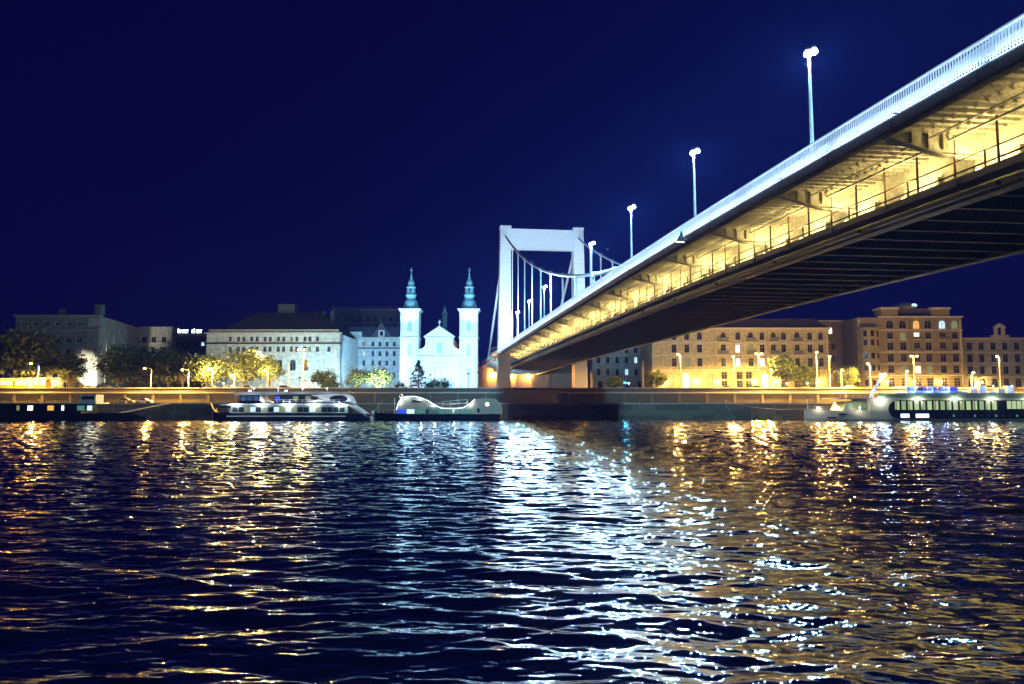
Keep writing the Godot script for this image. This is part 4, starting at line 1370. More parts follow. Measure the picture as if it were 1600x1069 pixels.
func make_lamps() -> void:
	sodium_lamp(-137.7, -217.4, 7.6, "sodium street lamp glowing through the tree over the tram", 60.0)
	sodium_lamp(-104.9, -217.4, 6.2, "single sodium lamp left of the bare tree", 42.0)
	sodium_lamp(-94.0, -217.4, 5.8, "sodium lamp just right of the bare tree", 45.0)
	sodium_lamp(-88.0, -219.6, 6.4, "sodium lamp in the left flank of the golden trees", 150.0, "", 1, true)
	sodium_lamp(-76.0, -226, 11.6, "tall sodium lamp rising above the golden trees", 110.0, "", 1, true)
	sodium_lamp(-71.5, -219.0, 5.8, "sodium lamp at the right end of the golden trees", 90.0, "", 1, true)
	sodium_lamp(-60.7, -217.4, 11.6, "tall mast lamp before the institute's right arches", 40.0, "", 2)
	sodium_lamp(50.6, -224, 10.8, "tall sodium lamp by the palace's left shop arches", 85.0)
	sodium_lamp(64.6, -217.4, 9.6, "tall sodium lamp in front of the palace's middle bays", 75.0)
	sodium_lamp(76.0, -230, 11.4, "tall twin headed lamp before the palace's lit doorway", 55.0, "", 2)
	sodium_lamp(75.4, -217.4, 5.8, "low sodium lamp beside the lit doorway", 50.0)
	sodium_lamp(88.7, -217.4, 10.8, "tall pale lamp left of the recessed wing", 45.0)
	sodium_lamp(92.4, -217.4, 9.6, "tall sodium lamp before the recessed wing", 70.0)
	sodium_lamp(95.8, -217.4, 5.6, "low bright sodium lamp before the recessed wing", 80.0)
	sodium_lamp(107.4, -224, 8.0, "sodium lamp at the rounded bay's foot", 75.0)
	sodium_lamp(114.6, -217.4, 5.4, "low sodium lamp behind the cruise ship's sun deck", 90.0)
	sodium_lamp(121.6, -226, 10.4, "tall twin lamp before the domed house", 55.0, "", 2)
	sodium_lamp(133.6, -217.4, 5.0, "low sodium lamp before the domed house's right end", 90.0)
	sodium_lamp(146.2, -224, 10.2, "tall sodium lamp before the aedicule house", 75.0)
	sodium_lamp(156.7, -217.4, 5.0, "low sodium lamp past the aedicule house front", 60.0)
	sodium_lamp(-81.2, -219.0, 4.4, "low sodium lamp half hidden under the taller golden tree", 80.0, "", 1, true)
	# under the bridge's land end
	for k in 3:
		var t := thing("undercroft_lamp", "orange lamp on the abutment wall under the bridge, " + ["nearest the church", "between two others", "farthest from the church"][k], "lamp", BRIDGE_AT + Basis(Vector3.UP, deg_to_rad(PHI)) * Vector3(4.5 + k * 7.0, GROUND + 7.2, -S1 + 2.32), PHI, "orange lamps in the bridge undercroft")
		var h := MB.new()
		h.boxc(Vector3(0, 0, -0.15), Vector3(0.5, 0.3, 0.3))
		part(t, "housing", h.mesh(), M.housing)
		var l := MB.new()
		l.boxc(Vector3(0, -0.02, 0.03), Vector3(0.4, 0.22, 0.05))
		part(t, "lamp_lens", l.mesh(), M.sodium)
		omni(t, Vector3(0, 0, 0.3), Color(1.0, 0.66, 0.24), 110.0, 0.15)
	# church and pylon floodlights
	var cool := Color(0.56, 0.82, 1.0)
	floodlight("mast floodlight aimed at the church's left tower", Vector3(-38.0, GROUND + 5.5, -240), Vector3(-35.0, 34, -268), cool, 380.0, 55.0, 5.5)
	floodlight("mast floodlight aimed at the church's gable", Vector3(-26.0, GROUND + 5.0, -238), Vector3(-26.0, 24, -268), cool, 380.0, 55.0, 5.0)
	floodlight("mast floodlight aimed at the church's right tower", Vector3(-14.0, GROUND + 5.5, -240), Vector3(-17.0, 34, -268), cool, 380.0, 55.0, 5.5)
	floodlight("narrow mast floodlight aimed at the left spire", Vector3(-41.0, GROUND + 6.0, -243), Vector3(-36.8, 46, -268), cool, 1500.0, 15.0, 6.0)
	floodlight("narrow mast floodlight aimed at the right spire", Vector3(-11.0, GROUND + 6.0, -243), Vector3(-15.5, 46, -268), cool, 1500.0, 15.0, 6.0)
	floodlight("ground floodlight at the institute's corner", Vector3(-56.5, GROUND, -249.5), Vector3(-57.5, 24, -255), cool, 90.0, 70.0)
	floodlight("mast floodlight washing the institute's right half", Vector3(-66.5, GROUND + 4.0, -234.0), Vector3(-77.0, 22, -255), Color(0.62, 0.93, 1.0), 430.0, 60.0, 4.0)
	floodlight("mast floodlight washing the mansard building", Vector3(-46.0, GROUND + 4.0, -246.0), Vector3(-54.0, 22, -285), cool, 620.0, 40.0, 4.0)
	floodlight("ground floodlight under the pale green tree", Vector3(-40.0, GROUND, -221.6), Vector3(-41.0, 12.5, -228), Color(0.92, 1.0, 0.85), 480.0, 62.0)
	floodlight("ground floodlight aimed at the bright wall patch", Vector3(-137.0, GROUND, -240.0), Vector3(-140.6, 14.0, -250), Color(1.0, 0.95, 0.82), 650.0, 24.0)
	var turn := Basis(Vector3.UP, deg_to_rad(PHI))
	for e in [[3.4, 196.0], [13.5, 190.0], [24.0, 196.0]]:
		var at: Vector3 = BRIDGE_AT + turn * Vector3(e[0], rail_y(e[1]) - 1.2, -e[1])
		var aim: Vector3 = BRIDGE_AT + turn * Vector3(clampf(e[0], 6.0, 21.0), 44.0, -SP)
		floodlight("deck floodlight aimed up at the pylon, " + ("by the church side rail" if e[0] < 5 else "in the roadway's middle" if e[0] < 20 else "by the downstream rail"), at, aim, Color(0.8, 0.9, 1.0), 400.0, 42.0)

# ------------------------------------------------------------------ boats
# hull: stations of [x, half width at deck, half width at water, deck y]
func hull(st: Array, keel := -0.8) -> MB:
	var b := MB.new()
	for i in st.size() - 1:
		for s in [-1.0, 1.0]:
			var a: Array = st[i]; var d: Array = st[i + 1]
			var a0 := Vector3(a[0], a[3], s * a[1]); var a1 := Vector3(a[0], 0.35, s * lerpf(a[2], a[1], 0.35)); var a2 := Vector3(a[0], keel, s * a[2] * 0.8)
			var d0 := Vector3(d[0], d[3], s * d[1]); var d1 := Vector3(d[0], 0.35, s * lerpf(d[2], d[1], 0.35)); var d2 := Vector3(d[0], keel, s * d[2] * 0.8)
			b.quad(a0, d0, d1, a1); b.quad(a1, d1, d2, a2)
		b.quad(Vector3(st[i][0], st[i][3] - 0.15, -st[i][1]), Vector3(st[i + 1][0], st[i + 1][3] - 0.15, -st[i + 1][1]), Vector3(st[i + 1][0], st[i + 1][3] - 0.15, st[i + 1][1]), Vector3(st[i][0], st[i][3] - 0.15, st[i][1]))
	for e in [0, st.size() - 1]:
		var a: Array = st[e]
		b.quad(Vector3(a[0], a[3], -a[1]), Vector3(a[0], a[3], a[1]), Vector3(a[0], keel, a[2] * 0.8), Vector3(a[0], keel, -a[2] * 0.8))
	return b

func railing(t: Node3D, called: String, pts: Array, h: float, m: Material, step := 1.6) -> void:
	var b := MB.new()
	var top := []
	for p in pts: top.append(p + Vector3(0, h, 0))
	b.tube(top, [0.035], 5)
	var mid := []
	for p in pts: mid.append(p + Vector3(0, h * 0.5, 0))
	b.tube(mid, [0.025], 4)
	for i in pts.size() - 1:
		var l: float = (pts[i + 1] - pts[i]).length()
		var nseg := maxi(1, int(l / step))
		for k in nseg + 1:
			var p: Vector3 = pts[i].lerp(pts[i + 1], float(k) / nseg)
			b.tube([p, p + Vector3(0, h, 0)], [0.03], 4)
	part(t, called, b.mesh(), m)

func added_deck_light(t: Node3D, at: Vector3, c: Color, energy: float, m: Material) -> void:  # lamp added to brighten the roofs, decks and hulls of the boats
	var h := MB.new()
	h.lathe([[0.0, 0.1], [0.1, 0.08], [0.16, 0.02], [0.16, 0.0], [0.0, 0.0]], 8, at)
	var o := part(t, "added_deck_lamp", h.mesh(), M.boat_white)
	var l := MB.new()
	l.lathe([[0.0, -0.06], [0.1, -0.05], [0.14, -0.002], [0.0, -0.002]], 8, at)
	part(o, "lamp_lens", l.mesh(), m)
	omni(t, at + Vector3(0, -0.2, 0), c, energy, 0.1)

func make_boats() -> void:
	# sleek event yacht
	var y := thing("event_yacht", "dark hulled two deck yacht with white curved roofs", "boat", Vector3(-54.4, 0, -186))
	part(y, "hull", hull([[-19.4, 0.3, 0.1, 2.0], [-16.0, 2.2, 1.3, 1.95], [-10.0, 3.4, 2.8, 1.9], [12.0, 3.6, 3.3, 1.9], [18.0, 3.3, 3.1, 1.5], [19.6, 3.0, 2.9, 0.8]]).mesh(), M.boat_navy)
	bx(y, "hull_stripe", Transform3D(), Vector3(-15.0, 1.0, 3.4), Vector3(14.0, 1.25, 3.56), M.boat_white)
	bx(y, "saloon", Transform3D(), Vector3(-14.2, 1.9, -2.9), Vector3(14.4, 3.72, 2.9), M.boat_green)
	var pane := window_pane_mesh(1.25, 1.15)
	var litk := {2: M.lit_dim, 3: M.lit_cool, 5: M.lit_dim, 7: M.lit_cool, 8: M.lit_dim, 9: M.lit_cool, 10: M.lit_dim, 13: M.lit_cool, 14: M.lit_dim}
	for k in 19:
		part(y, "saloon_window", pane, litk.get(k, M.dark_glass), Vector3(-13.2 + k * 1.45, 2.75, 2.93))
	var rf := MB.new()
	rf.prism(PackedVector2Array([Vector2(-16.8, 3.74), Vector2(-16.6, 4.0), Vector2(-13.0, 4.2), Vector2(13.0, 4.2), Vector2(15.2, 3.9), Vector2(18.0, 2.0), Vector2(18.6, 1.7), Vector2(17.9, 1.7), Vector2(14.8, 3.5), Vector2(13.6, 3.74)]), -3.3, 3.3)
	part(y, "main_roof", rf.mesh(), M.boat_white)
	bx(y, "wheelhouse", Transform3D(), Vector3(-12.4, 4.2, -2.2), Vector3(-7.4, 6.3, 2.2), M.boat_dark)
	for k in 3:
		bx(y, "wheelhouse_window", Transform3D(), Vector3(-12.0 + k * 1.5, 4.7, 2.2), Vector3(-10.8 + k * 1.5, 6.1, 2.24), M.blue_glass)
	var band := MB.new()
	band.prism(PackedVector2Array([Vector2(-7.3, 6.2), Vector2(-6.3, 4.9), Vector2(-3.6, 4.2), Vector2(-6.4, 4.2), Vector2(-7.4, 4.9)]), -2.4, 2.4)
	part(y, "slanted_strut", band.mesh(), M.boat_white)
	bx(y, "upper_lounge", Transform3D(), Vector3(-4.0, 4.2, -2.2), Vector3(5.6, 6.3, 2.0), M.boat_dark)
	for k in 6:
		part(y, "lounge_window", pane, [M.lit_blue, M.dark_glass, M.dark_glass, M.lit_dim, M.dark_glass, M.lit_dim][k], Vector3(-3.2 + k * 1.5, 5.4, 2.03))
	var sw := MB.new()
	sw.prism(PackedVector2Array([Vector2(5.0, 6.3), Vector2(13.0, 6.6), Vector2(14.6, 5.9), Vector2(15.4, 4.2), Vector2(3.6, 4.2), Vector2(4.2, 4.8), Vector2(8.4, 5.2)]), -2.4, 2.35)
	part(y, "stern_fairing", sw.mesh(), M.boat_white)
	var ov := MB.new()
	var op := PackedVector2Array()
	for k in 16:
		op.append(Vector2(11.9 + 2.2 * cos(TAU * k / 16), 5.35 + 0.85 * sin(TAU * k / 16)))
	ov.prism(op, 2.36, 2.4)
	part(y, "oval_window", ov.mesh(), M.dark_glass)
	var tr := MB.new()
	tr.prism(PackedVector2Array([Vector2(-13.8, 6.3), Vector2(-13.4, 6.75), Vector2(-10, 7.05), Vector2(6.0, 7.1), Vector2(12.6, 7.0), Vector2(14.2, 6.2), Vector2(13.0, 6.61), Vector2(5.0, 6.55), Vector2(-8, 6.35)]), -2.6, 2.6)
	part(y, "top_roof", tr.mesh(), M.boat_white)
	railing(y, "bow_rail", [Vector3(-14.5, 1.9, 2.9), Vector3(-18.6, 2.0, 0.7)], 1.0, M.boat_white)
	var stx := MB.new()
	stx.tube([Vector3(14.8, 3.9, 2.6), Vector3(17.2, 2.6, 2.6), Vector3(19.0, 0.9, 2.6)], [0.12], 6)
	part(y, "stern_stair", stx.mesh(), M.boat_white)
	for e in [[-11.0, 7.3], [-2.0, 7.3], [13.8, 6.9]]:
		bx(y, "roof_fitting", Transform3D(), Vector3(e[0], 7.0, -0.3), Vector3(e[0] + 0.6, e[1] + 0.3, 0.3), M.boat_white)
	for k in 5:  # added to light the yacht's white roofs and the water below
		added_deck_light(y, Vector3(-13.0 + k * 6.4, 4.1, 3.75), Color(0.92, 0.96, 1.0), 9.0, M.globe)
	for k in 4:  # lamps and their staffs added above the top roof to brighten it
		added_deck_light(y, Vector3(-9.0 + k * 6.0, 8.0, 2.2), Color(0.95, 0.97, 1.0), 22.0, M.globe)
		bx(y, "added_lamp_staff", Transform3D(), Vector3(-9.03 + k * 6.0, 7.0, 2.17), Vector3(-8.97 + k * 6.0, 8.05, 2.23), M.boat_white)
	# round stern boat with light line
	var w := thing("party_boat", "beige whale backed boat outlined by a white light tube", "boat", Vector3(-18.5, 0, -188))
	part(w, "hull", hull([[-15.8, 0.5, 0.2, 1.9], [-13.0, 2.4, 1.6, 1.75], [-7.0, 3.1, 2.7, 1.6], [11.0, 3.2, 3.0, 1.6], [15.5, 2.4, 2.2, 1.7], [16.2, 1.2, 1.0, 1.7]]).mesh(), M.boat_dark)
	var prof := PackedVector2Array([Vector2(-10.4, 1.6), Vector2(-10.1, 2.6), Vector2(-9.5, 4.4), Vector2(-8.8, 5.6), Vector2(-7.6, 5.85), Vector2(-5.6, 5.9), Vector2(-4.1, 5.55), Vector2(-2.3, 4.85), Vector2(-0.7, 3.8), Vector2(1.0, 3.0), Vector2(4.2, 2.9), Vector2(6.4, 3.1), Vector2(8.0, 4.0), Vector2(9.3, 5.2), Vector2(12.0, 5.6), Vector2(14.2, 5.3), Vector2(15.5, 4.2), Vector2(16.0, 2.6), Vector2(16.0, 1.6)])
	var bd := MB.new()
	bd.prism(prof, -2.6, 2.6)
	part(w, "superstructure", bd.mesh(), M.boat_beige)
	var tp := []
	for k in range(1, 14): tp.append(Vector3(prof[k].x, prof[k].y + 0.05, 2.68))
	var lt := MB.new()
	lt.tube(tp, [0.12], 6)
	part(w, "light_tube", lt.mesh(), M.tube_light)
	for k in [2, 4, 6, 8, 10, 12]:
		omni(w, Vector3(prof[k].x, prof[k].y + 0.3, 3.0), Color(0.85, 0.93, 1.0), 3.2, 0.15)
	for k in 8:
		var wmx := window_pane_mesh(1.9, 1.05)
		part(w, "cabin_window", wmx, [M.lit_blue, M.lit_cool, M.lit_cool_dim, M.blue_glass, M.lit_cool_dim, M.lit_cool_dim, M.lit_cool_dim, M.lit_cool_dim][k], Vector3(-8.9 + k * 2.35, 2.25, 2.63))
	bx(w, "door_frame", Transform3D(), Vector3(-2.1, 1.6, 2.6), Vector3(0.3, 3.4, 2.72), M.boat_green)
	var lamp := MB.new()
	lamp.xf = Transform3D(Basis(Vector3.RIGHT, PI / 2), Vector3(12.4, 4.0, 2.62))
	lamp.lathe([[0.0, 0.0], [0.5, 0.0], [0.5, 0.1], [0.0, 0.14]], 16)
	part(w, "porthole_light", lamp.mesh(), M.lit_white)
	bx(w, "hatch", Transform3D(), Vector3(9.9, 2.0, 2.6), Vector3(10.5, 3.0, 2.64), M.boat_dark)
	var fin := MB.new()
	fin.prism(PackedVector2Array([Vector2(-6.4, 4.6), Vector2(-6.0, 5.1), Vector2(-5.0, 4.9), Vector2(-3.6, 4.7), Vector2(-5.0, 4.55)]), 2.6, 2.7)
	part(w, "emblem", fin.mesh(), M.boat_dark)
	railing(w, "roof_rail", [Vector3(1.2, 3.0, 2.3), Vector3(7.4, 3.6, 2.3)], 1.6, M.boat_white, 2.0)
	railing(w, "bow_rail", [Vector3(-14.8, 1.8, 1.0), Vector3(-10.6, 1.7, 2.7)], 0.9, M.boat_white, 1.4)
	bx(w, "mast", Transform3D(), Vector3(-11.0, 1.6, 0.0), Vector3(-10.85, 5.6, 0.15), M.boat_white)
	var buoy := thing("lifebuoy", "small red and white ring on the beige boat's bow hump", "lifebuoy", Vector3(-27.5, 6.1, -185.4))
	for k in 4:
		var ringp := []
		for i in 5: ringp.append(Vector3(cos(TAU * (k * 4 + i) / 16.0) * 0.38, sin(TAU * (k * 4 + i) / 16.0) * 0.38, 0))
		var rr := MB.new()
		rr.tube(ringp, [0.12], 6)
		part(buoy, "ring_segment", rr.mesh(), M.red_paint if k % 2 else M.boat_white)
	railing(y, "upper_rail", [Vector3(-6.0, 4.2, 3.2), Vector3(12.5, 4.2, 3.2)], 0.9, M.boat_white, 1.5)
	# mooring ropes to the quay
	for e in [[Vector3(-73.0, 2.0, -187.0), Vector3(-81.0, 4.6, -201.2), "from the yacht's bow up to a bollard"], [Vector3(-36.5, 1.6, -188.0), Vector3(-35.0, 4.6, -201.2), "from the yacht's stern up to a bollard"], [Vector3(-33.5, 1.8, -188.5), Vector3(-36.0, 4.6, -201.2), "from the beige boat's bow up to the quay"], [Vector3(73.2, 2.8, -187.4), Vector3(57.0, 4.7, -201.2), "from the cruise ship's bow up to a bollard"]]:
		var mr := thing("mooring_rope", "sagging pale mooring rope " + e[2], "rope", e[0])
		var pts3 := []
		for i in 9: pts3.append((e[1] - e[0]) * (i / 8.0) - Vector3(0, sin(PI * i / 8.0) * 0.8, 0))
		var rm := MB.new()
		rm.tube(pts3, [0.05], 5)
		part(mr, "rope", rm.mesh(), M.boat_hull_pale)
	# mooring fenders
	for p in [[-34.6, 0.5, -184.8], [-34.5, 1.9, -185.2]]:
		var fd := thing("fender", "pale round fender hanging " + ("low at the water" if p[1] < 1 else "at deck height") + " between two boats", "fender", Vector3(p[0], p[1], p[2]))
		var fm := MB.new()
		fm.lathe([[0.0, -0.6], [0.35, -0.45], [0.5, 0.0], [0.35, 0.45], [0.0, 0.6]], 12)
		part(fd, "buoy", fm.mesh(), M.boat_white)
		var rp := MB.new()
		rp.tube([Vector3(0, 0.55, 0), Vector3(0.2, 1.6, -0.3)], [0.03], 4)
		part(fd, "rope", rp.mesh(), M.boat_white)
	# river cruise ship
	var c := thing("cruise_ship", "long pale bowed river cruise ship with lit panorama windows", "ship", Vector3(72.8, 0, -187))
	part(c, "hull", hull([[0.0, 0.2, 0.1, 2.9], [2.5, 1.8, 0.9, 2.7], [7.0, 4.0, 3.0, 2.55], [14.0, 5.2, 4.8, 2.5], [70.0, 5.4, 5.2, 2.5]]).mesh(), M.boat_hull_pale)
	for e in [[4.4, 1.5], [1.9, 0.6]]:
		bx(c, "anchor_slot", Transform3D(), Vector3(e[0] + 2.4, e[1], 3.1), Vector3(e[0] + 4.2, e[1] + 0.3, 4.6), M.boat_dark)
	bx(c, "superstructure", Transform3D(), Vector3(14.0, 2.5, -5.2), Vector3(70.0, 5.3, 5.2), M.boat_hull_pale)
	var bl := MB.new()
	var bp := PackedVector2Array([Vector2(70, 0.55), Vector2(70, 5.0), Vector2(20.5, 5.0)])
	for k in 7:
		var a := PI / 2 + PI * k / 6.0
		bp.append(Vector2(20.5 + cos(a) * 2.2, 2.78 + sin(a) * 2.2))
	bl.prism(bp, 5.3, 5.5)
	part(c, "dark_side_panel", bl.mesh(), M.boat_dark)
	var wp := window_pane_mesh(1.05, 2.1)
	for k in 16:
		part(c, "cabin_window", wp, [M.lit_cabin, M.lit_cabin_dim][k % 3 % 2], Vector3(20.4 + k * 1.57, 3.75, 5.53))
		if k % 2 == 0:
			var cu := MB.new()
			cu.box(Vector3(20.0 + k * 1.57, 2.72, 5.56), Vector3(20.3 + k * 1.57, 4.78, 5.6))
			part(c, "curtain", cu.mesh(), M.boat_beige)
	for k in 2:
		part(c, "lower_window", window_pane_mesh(2.0 if k == 0 else 3.1, 0.85), M.lit_cool_strong, Vector3(22.2 + k * 4.2, 1.25, 5.53))
	for k in 12:
		part(c, "porthole_window", window_pane_mesh(0.5, 0.5), M.blue_glass if k % 3 else M.lit_cool_dim, Vector3(34.0 + k * 1.7, 1.25, 5.53))
	bx(c, "lounge_window", Transform3D(), Vector3(47.0, 2.9, 5.5), Vector3(53.6, 4.8, 5.56), M.lit_cabin)
	for k in 5:
		bx(c, "window_mullion", Transform3D(), Vector3(48.0 + k * 1.2, 2.9, 5.56), Vector3(48.15 + k * 1.2, 4.8, 5.6), M.boat_dark)
	# forward lounge
	var fl := MB.new()
	fl.prism(PackedVector2Array([Vector2(8.0, 2.5), Vector2(9.2, 4.6), Vector2(14.0, 4.9), Vector2(14.0, 2.5)]), -3.6, 3.6)
	part(c, "forward_lounge", fl.mesh(), M.boat_green)
	for k in 4:
		part(c, "lounge_window", window_pane_mesh(0.9, 1.3), M.lit_dim if k % 2 else M.lit_cabin_dim, Vector3(9.9 + k * 1.15, 3.7, 3.63))
	bx(c, "sun_deck", Transform3D(), Vector3(6.6, 5.3, -5.4), Vector3(70.0, 5.6, 5.5), M.boat_hull_pale, 0.05)
	bx(c, "deck_bulwark", Transform3D(), Vector3(16.0, 5.6, 5.3), Vector3(70.0, 6.7, 5.45), M.boat_green)
	railing(c, "fore_rail", [Vector3(6.8, 5.6, 5.2), Vector3(15.8, 5.6, 5.2)], 1.0, M.boat_white, 1.4)
	railing(c, "bow_rail", [Vector3(0.6, 2.6, 0.6), Vector3(6.0, 2.5, 3.4)], 0.9, M.boat_white, 1.3)
	var mast := MB.new()
	mast.tube([Vector3(0.9, 2.5, 0.0), Vector3(0.9, 5.2, 0.0)], [0.06], 6)
	part(c, "jack_staff", mast.mesh(), M.boat_white)
	var boom := MB.new()
	boom.tube([Vector3(15.6, 5.6, 2.0), Vector3(17.2, 8.4, 2.0), Vector3(18.6, 11.0, 2.0)], [0.35, 0.3, 0.22], 8)
	part(c, "signal_mast", boom.mesh(), M.boat_white)
	var bh := MB.new()
	bh.boxc(Vector3(18.9, 11.3, 2.0), Vector3(1.6, 0.6, 0.8))
	part(c, "mast_head", bh.mesh(), M.boat_white)
	var ml := MB.new()
	ml.boxc(Vector3(19.0, 11.2, 2.46), Vector3(0.4, 0.4, 0.08))
	part(c, "mast_lamp", ml.mesh(), M.blue_lamp)
	omni(c, Vector3(19.0, 10.9, 3.2), Color(0.4, 0.62, 1.0), 38.0, 0.3)
	added_deck_light(c, Vector3(16.0, 7.4, 2.2), Color(0.45, 0.68, 1.0), 12.0, M.blue_lamp)
	for k in 6:  # added outboard to wash light down the pale hull
		added_deck_light(c, Vector3(16.5 + k * 9.0, 5.25, 6.2), Color(0.95, 0.97, 0.85), 6.0, M.globe)
	for k in 3:  # lamps and staffs added to brighten the bow
		added_deck_light(c, Vector3(2.4 + k * 4.4, 3.3, 2.6 + k * 1.6), Color(1.0, 0.96, 0.82), 5.0, M.globe)
		bx(c, "added_lamp_staff", Transform3D(), Vector3(2.37 + k * 4.4, 2.4, 2.55 + k * 1.6), Vector3(2.43 + k * 4.4, 3.3, 2.61 + k * 1.6), M.boat_white)
	bx(c, "wheelhouse", Transform3D(), Vector3(24.5, 5.6, -2.6), Vector3(38.0, 7.3, 2.6), M.boat_white, 0.1)
	bx(c, "awning", Transform3D(), Vector3(23.8, 8.2, -3.2), Vector3(35.5, 8.4, 3.2), M.boat_white)
	for k in 6:
		bx(c, "awning_post", Transform3D(), Vector3(24.2 + k * 2.1, 7.3, 2.9), Vector3(24.32 + k * 2.1, 8.2, 3.02), M.boat_white)
		if k < 5:
			bx(c, "deck_window", Transform3D(), Vector3(24.6 + k * 2.6, 7.32, 2.5), Vector3(26.6 + k * 2.6, 8.15, 2.56), M.lit_blue if k % 2 == 0 else M.blue_glass)
	for k in 6:
		bx(c, "deck_locker", Transform3D(), Vector3(38.6 + k * 2.3, 5.6, -0.5), Vector3(40.2 + k * 2.3, 7.2 + 0.7 * (k % 3), 1.4), [M.boat_white, M.boat_hull_pale, M.boat_white][k % 3], 0.1)
	for k in 3:
		added_deck_light(c, Vector3(26.0 + k * 4.0, 8.1, 3.3), Color(0.45, 0.6, 1.0), 5.0, M.blue_lamp)
	for k in 3:  # staffs and lamps added to light the sun deck
		bx(c, "added_lamp_staff", Transform3D(), Vector3(40.97 + k * 4.6, 5.6, 2.9), Vector3(41.03 + k * 4.6, 8.6, 2.96), M.boat_white)
		added_deck_light(c, Vector3(41.0 + k * 4.6, 8.6, 2.93), Color(0.6, 0.75, 1.0), 5.0, M.globe)
	# dark pontoon ship on the left
	var d := thing("restaurant_ship", "black moored restaurant ship with few lit windows", "ship", Vector3(-112.0, 0, -188))
	part(d, "hull", hull([[-26.0, 4.0, 3.8, 1.8], [12.0, 4.2, 4.0, 1.8], [18.0, 2.4, 1.4, 2.0], [20.5, 0.3, 0.2, 2.2]]).mesh(), M.boat_dark)
	bx(d, "saloon", Transform3D(), Vector3(-26.0, 1.8, -3.6), Vector3(6.0, 4.1, 3.6), M.boat_dark)
	bx(d, "roof", Transform3D(), Vector3(-26.0, 4.1, -3.9), Vector3(2.0, 4.3, 3.9), M.boat_hull_pale, 0.06)
	bx(d, "fore_roof", Transform3D(), Vector3(2.02, 4.1, -3.0), Vector3(9.5, 4.36, 3.4), M.boat_white, 0.06)
	bx(d, "wheelhouse", Transform3D(), Vector3(4.6, 4.36, -1.8), Vector3(8.6, 6.4, 1.8), M.boat_white, 0.15)
	bx(d, "wheelhouse_window", Transform3D(), Vector3(5.0, 5.2, 1.8), Vector3(8.2, 6.0, 1.86), M.dark_glass)
	for e in [[-9.4, 0.7, M.lit_dim], [-6.4, 1.3, M.lit_white], [-1.4, 1.5, M.lit_warm], [1.6, 0.6, M.lit_white], [6.0, 1.8, M.lit_cool_dim], [8.2, 1.2, M.lit_cool]]:
		part(d, "saloon_window", window_pane_mesh(e[1], 1.2), e[2], Vector3(e[0], 3.1, 3.63))
	railing(d, "upper_rail", [Vector3(-25.8, 4.3, 3.6), Vector3(4.0, 4.3, 3.6)], 1.0, M.boat_hull_pale, 2.0)
	railing(d, "bow_rail", [Vector3(10.0, 1.9, 3.6), Vector3(19.0, 2.1, 0.8)], 1.0, M.boat_hull_pale, 1.6)
	var gw := thing("gangway", "thin white gangway slanting up from the black ship to the quay", "gangway", Vector3(-96.0, 0, -186.5))
	var gm := MB.new()
	gm.tube([Vector3(-2.4, 1.6, 0), Vector3(4.6, 4.2, -13.5)], [0.12], 6)
	gm.tube([Vector3(-2.4, 1.6, 1.1), Vector3(4.6, 4.2, -12.6)], [0.12], 6)
	part(gw, "side_beam", gm.mesh(), M.boat_white)
	var gd := MB.new()
	gd.quad(Vector3(-2.4, 1.62, 1.1), Vector3(-2.4, 1.62, 0), Vector3(4.6, 4.22, -13.5), Vector3(4.6, 4.22, -12.6))
	gd.quad(Vector3(-2.4, 1.56, 1.1), Vector3(-2.4, 1.56, 0), Vector3(4.6, 4.16, -13.5), Vector3(4.6, 4.16, -12.6))
	part(gw, "walk_plank", gd.mesh(), M.pole_grey)

var pane_cache := {}
func window_pane_mesh(w: float, h: float) -> ArrayMesh:
	var key := "%.2f %.2f" % [w, h]
	if not pane_cache.has(key):
		var b := MB.new()
		b.boxc(Vector3.ZERO, Vector3(w, h, 0.04))
		pane_cache[key] = b.mesh()
	return pane_cache[key]

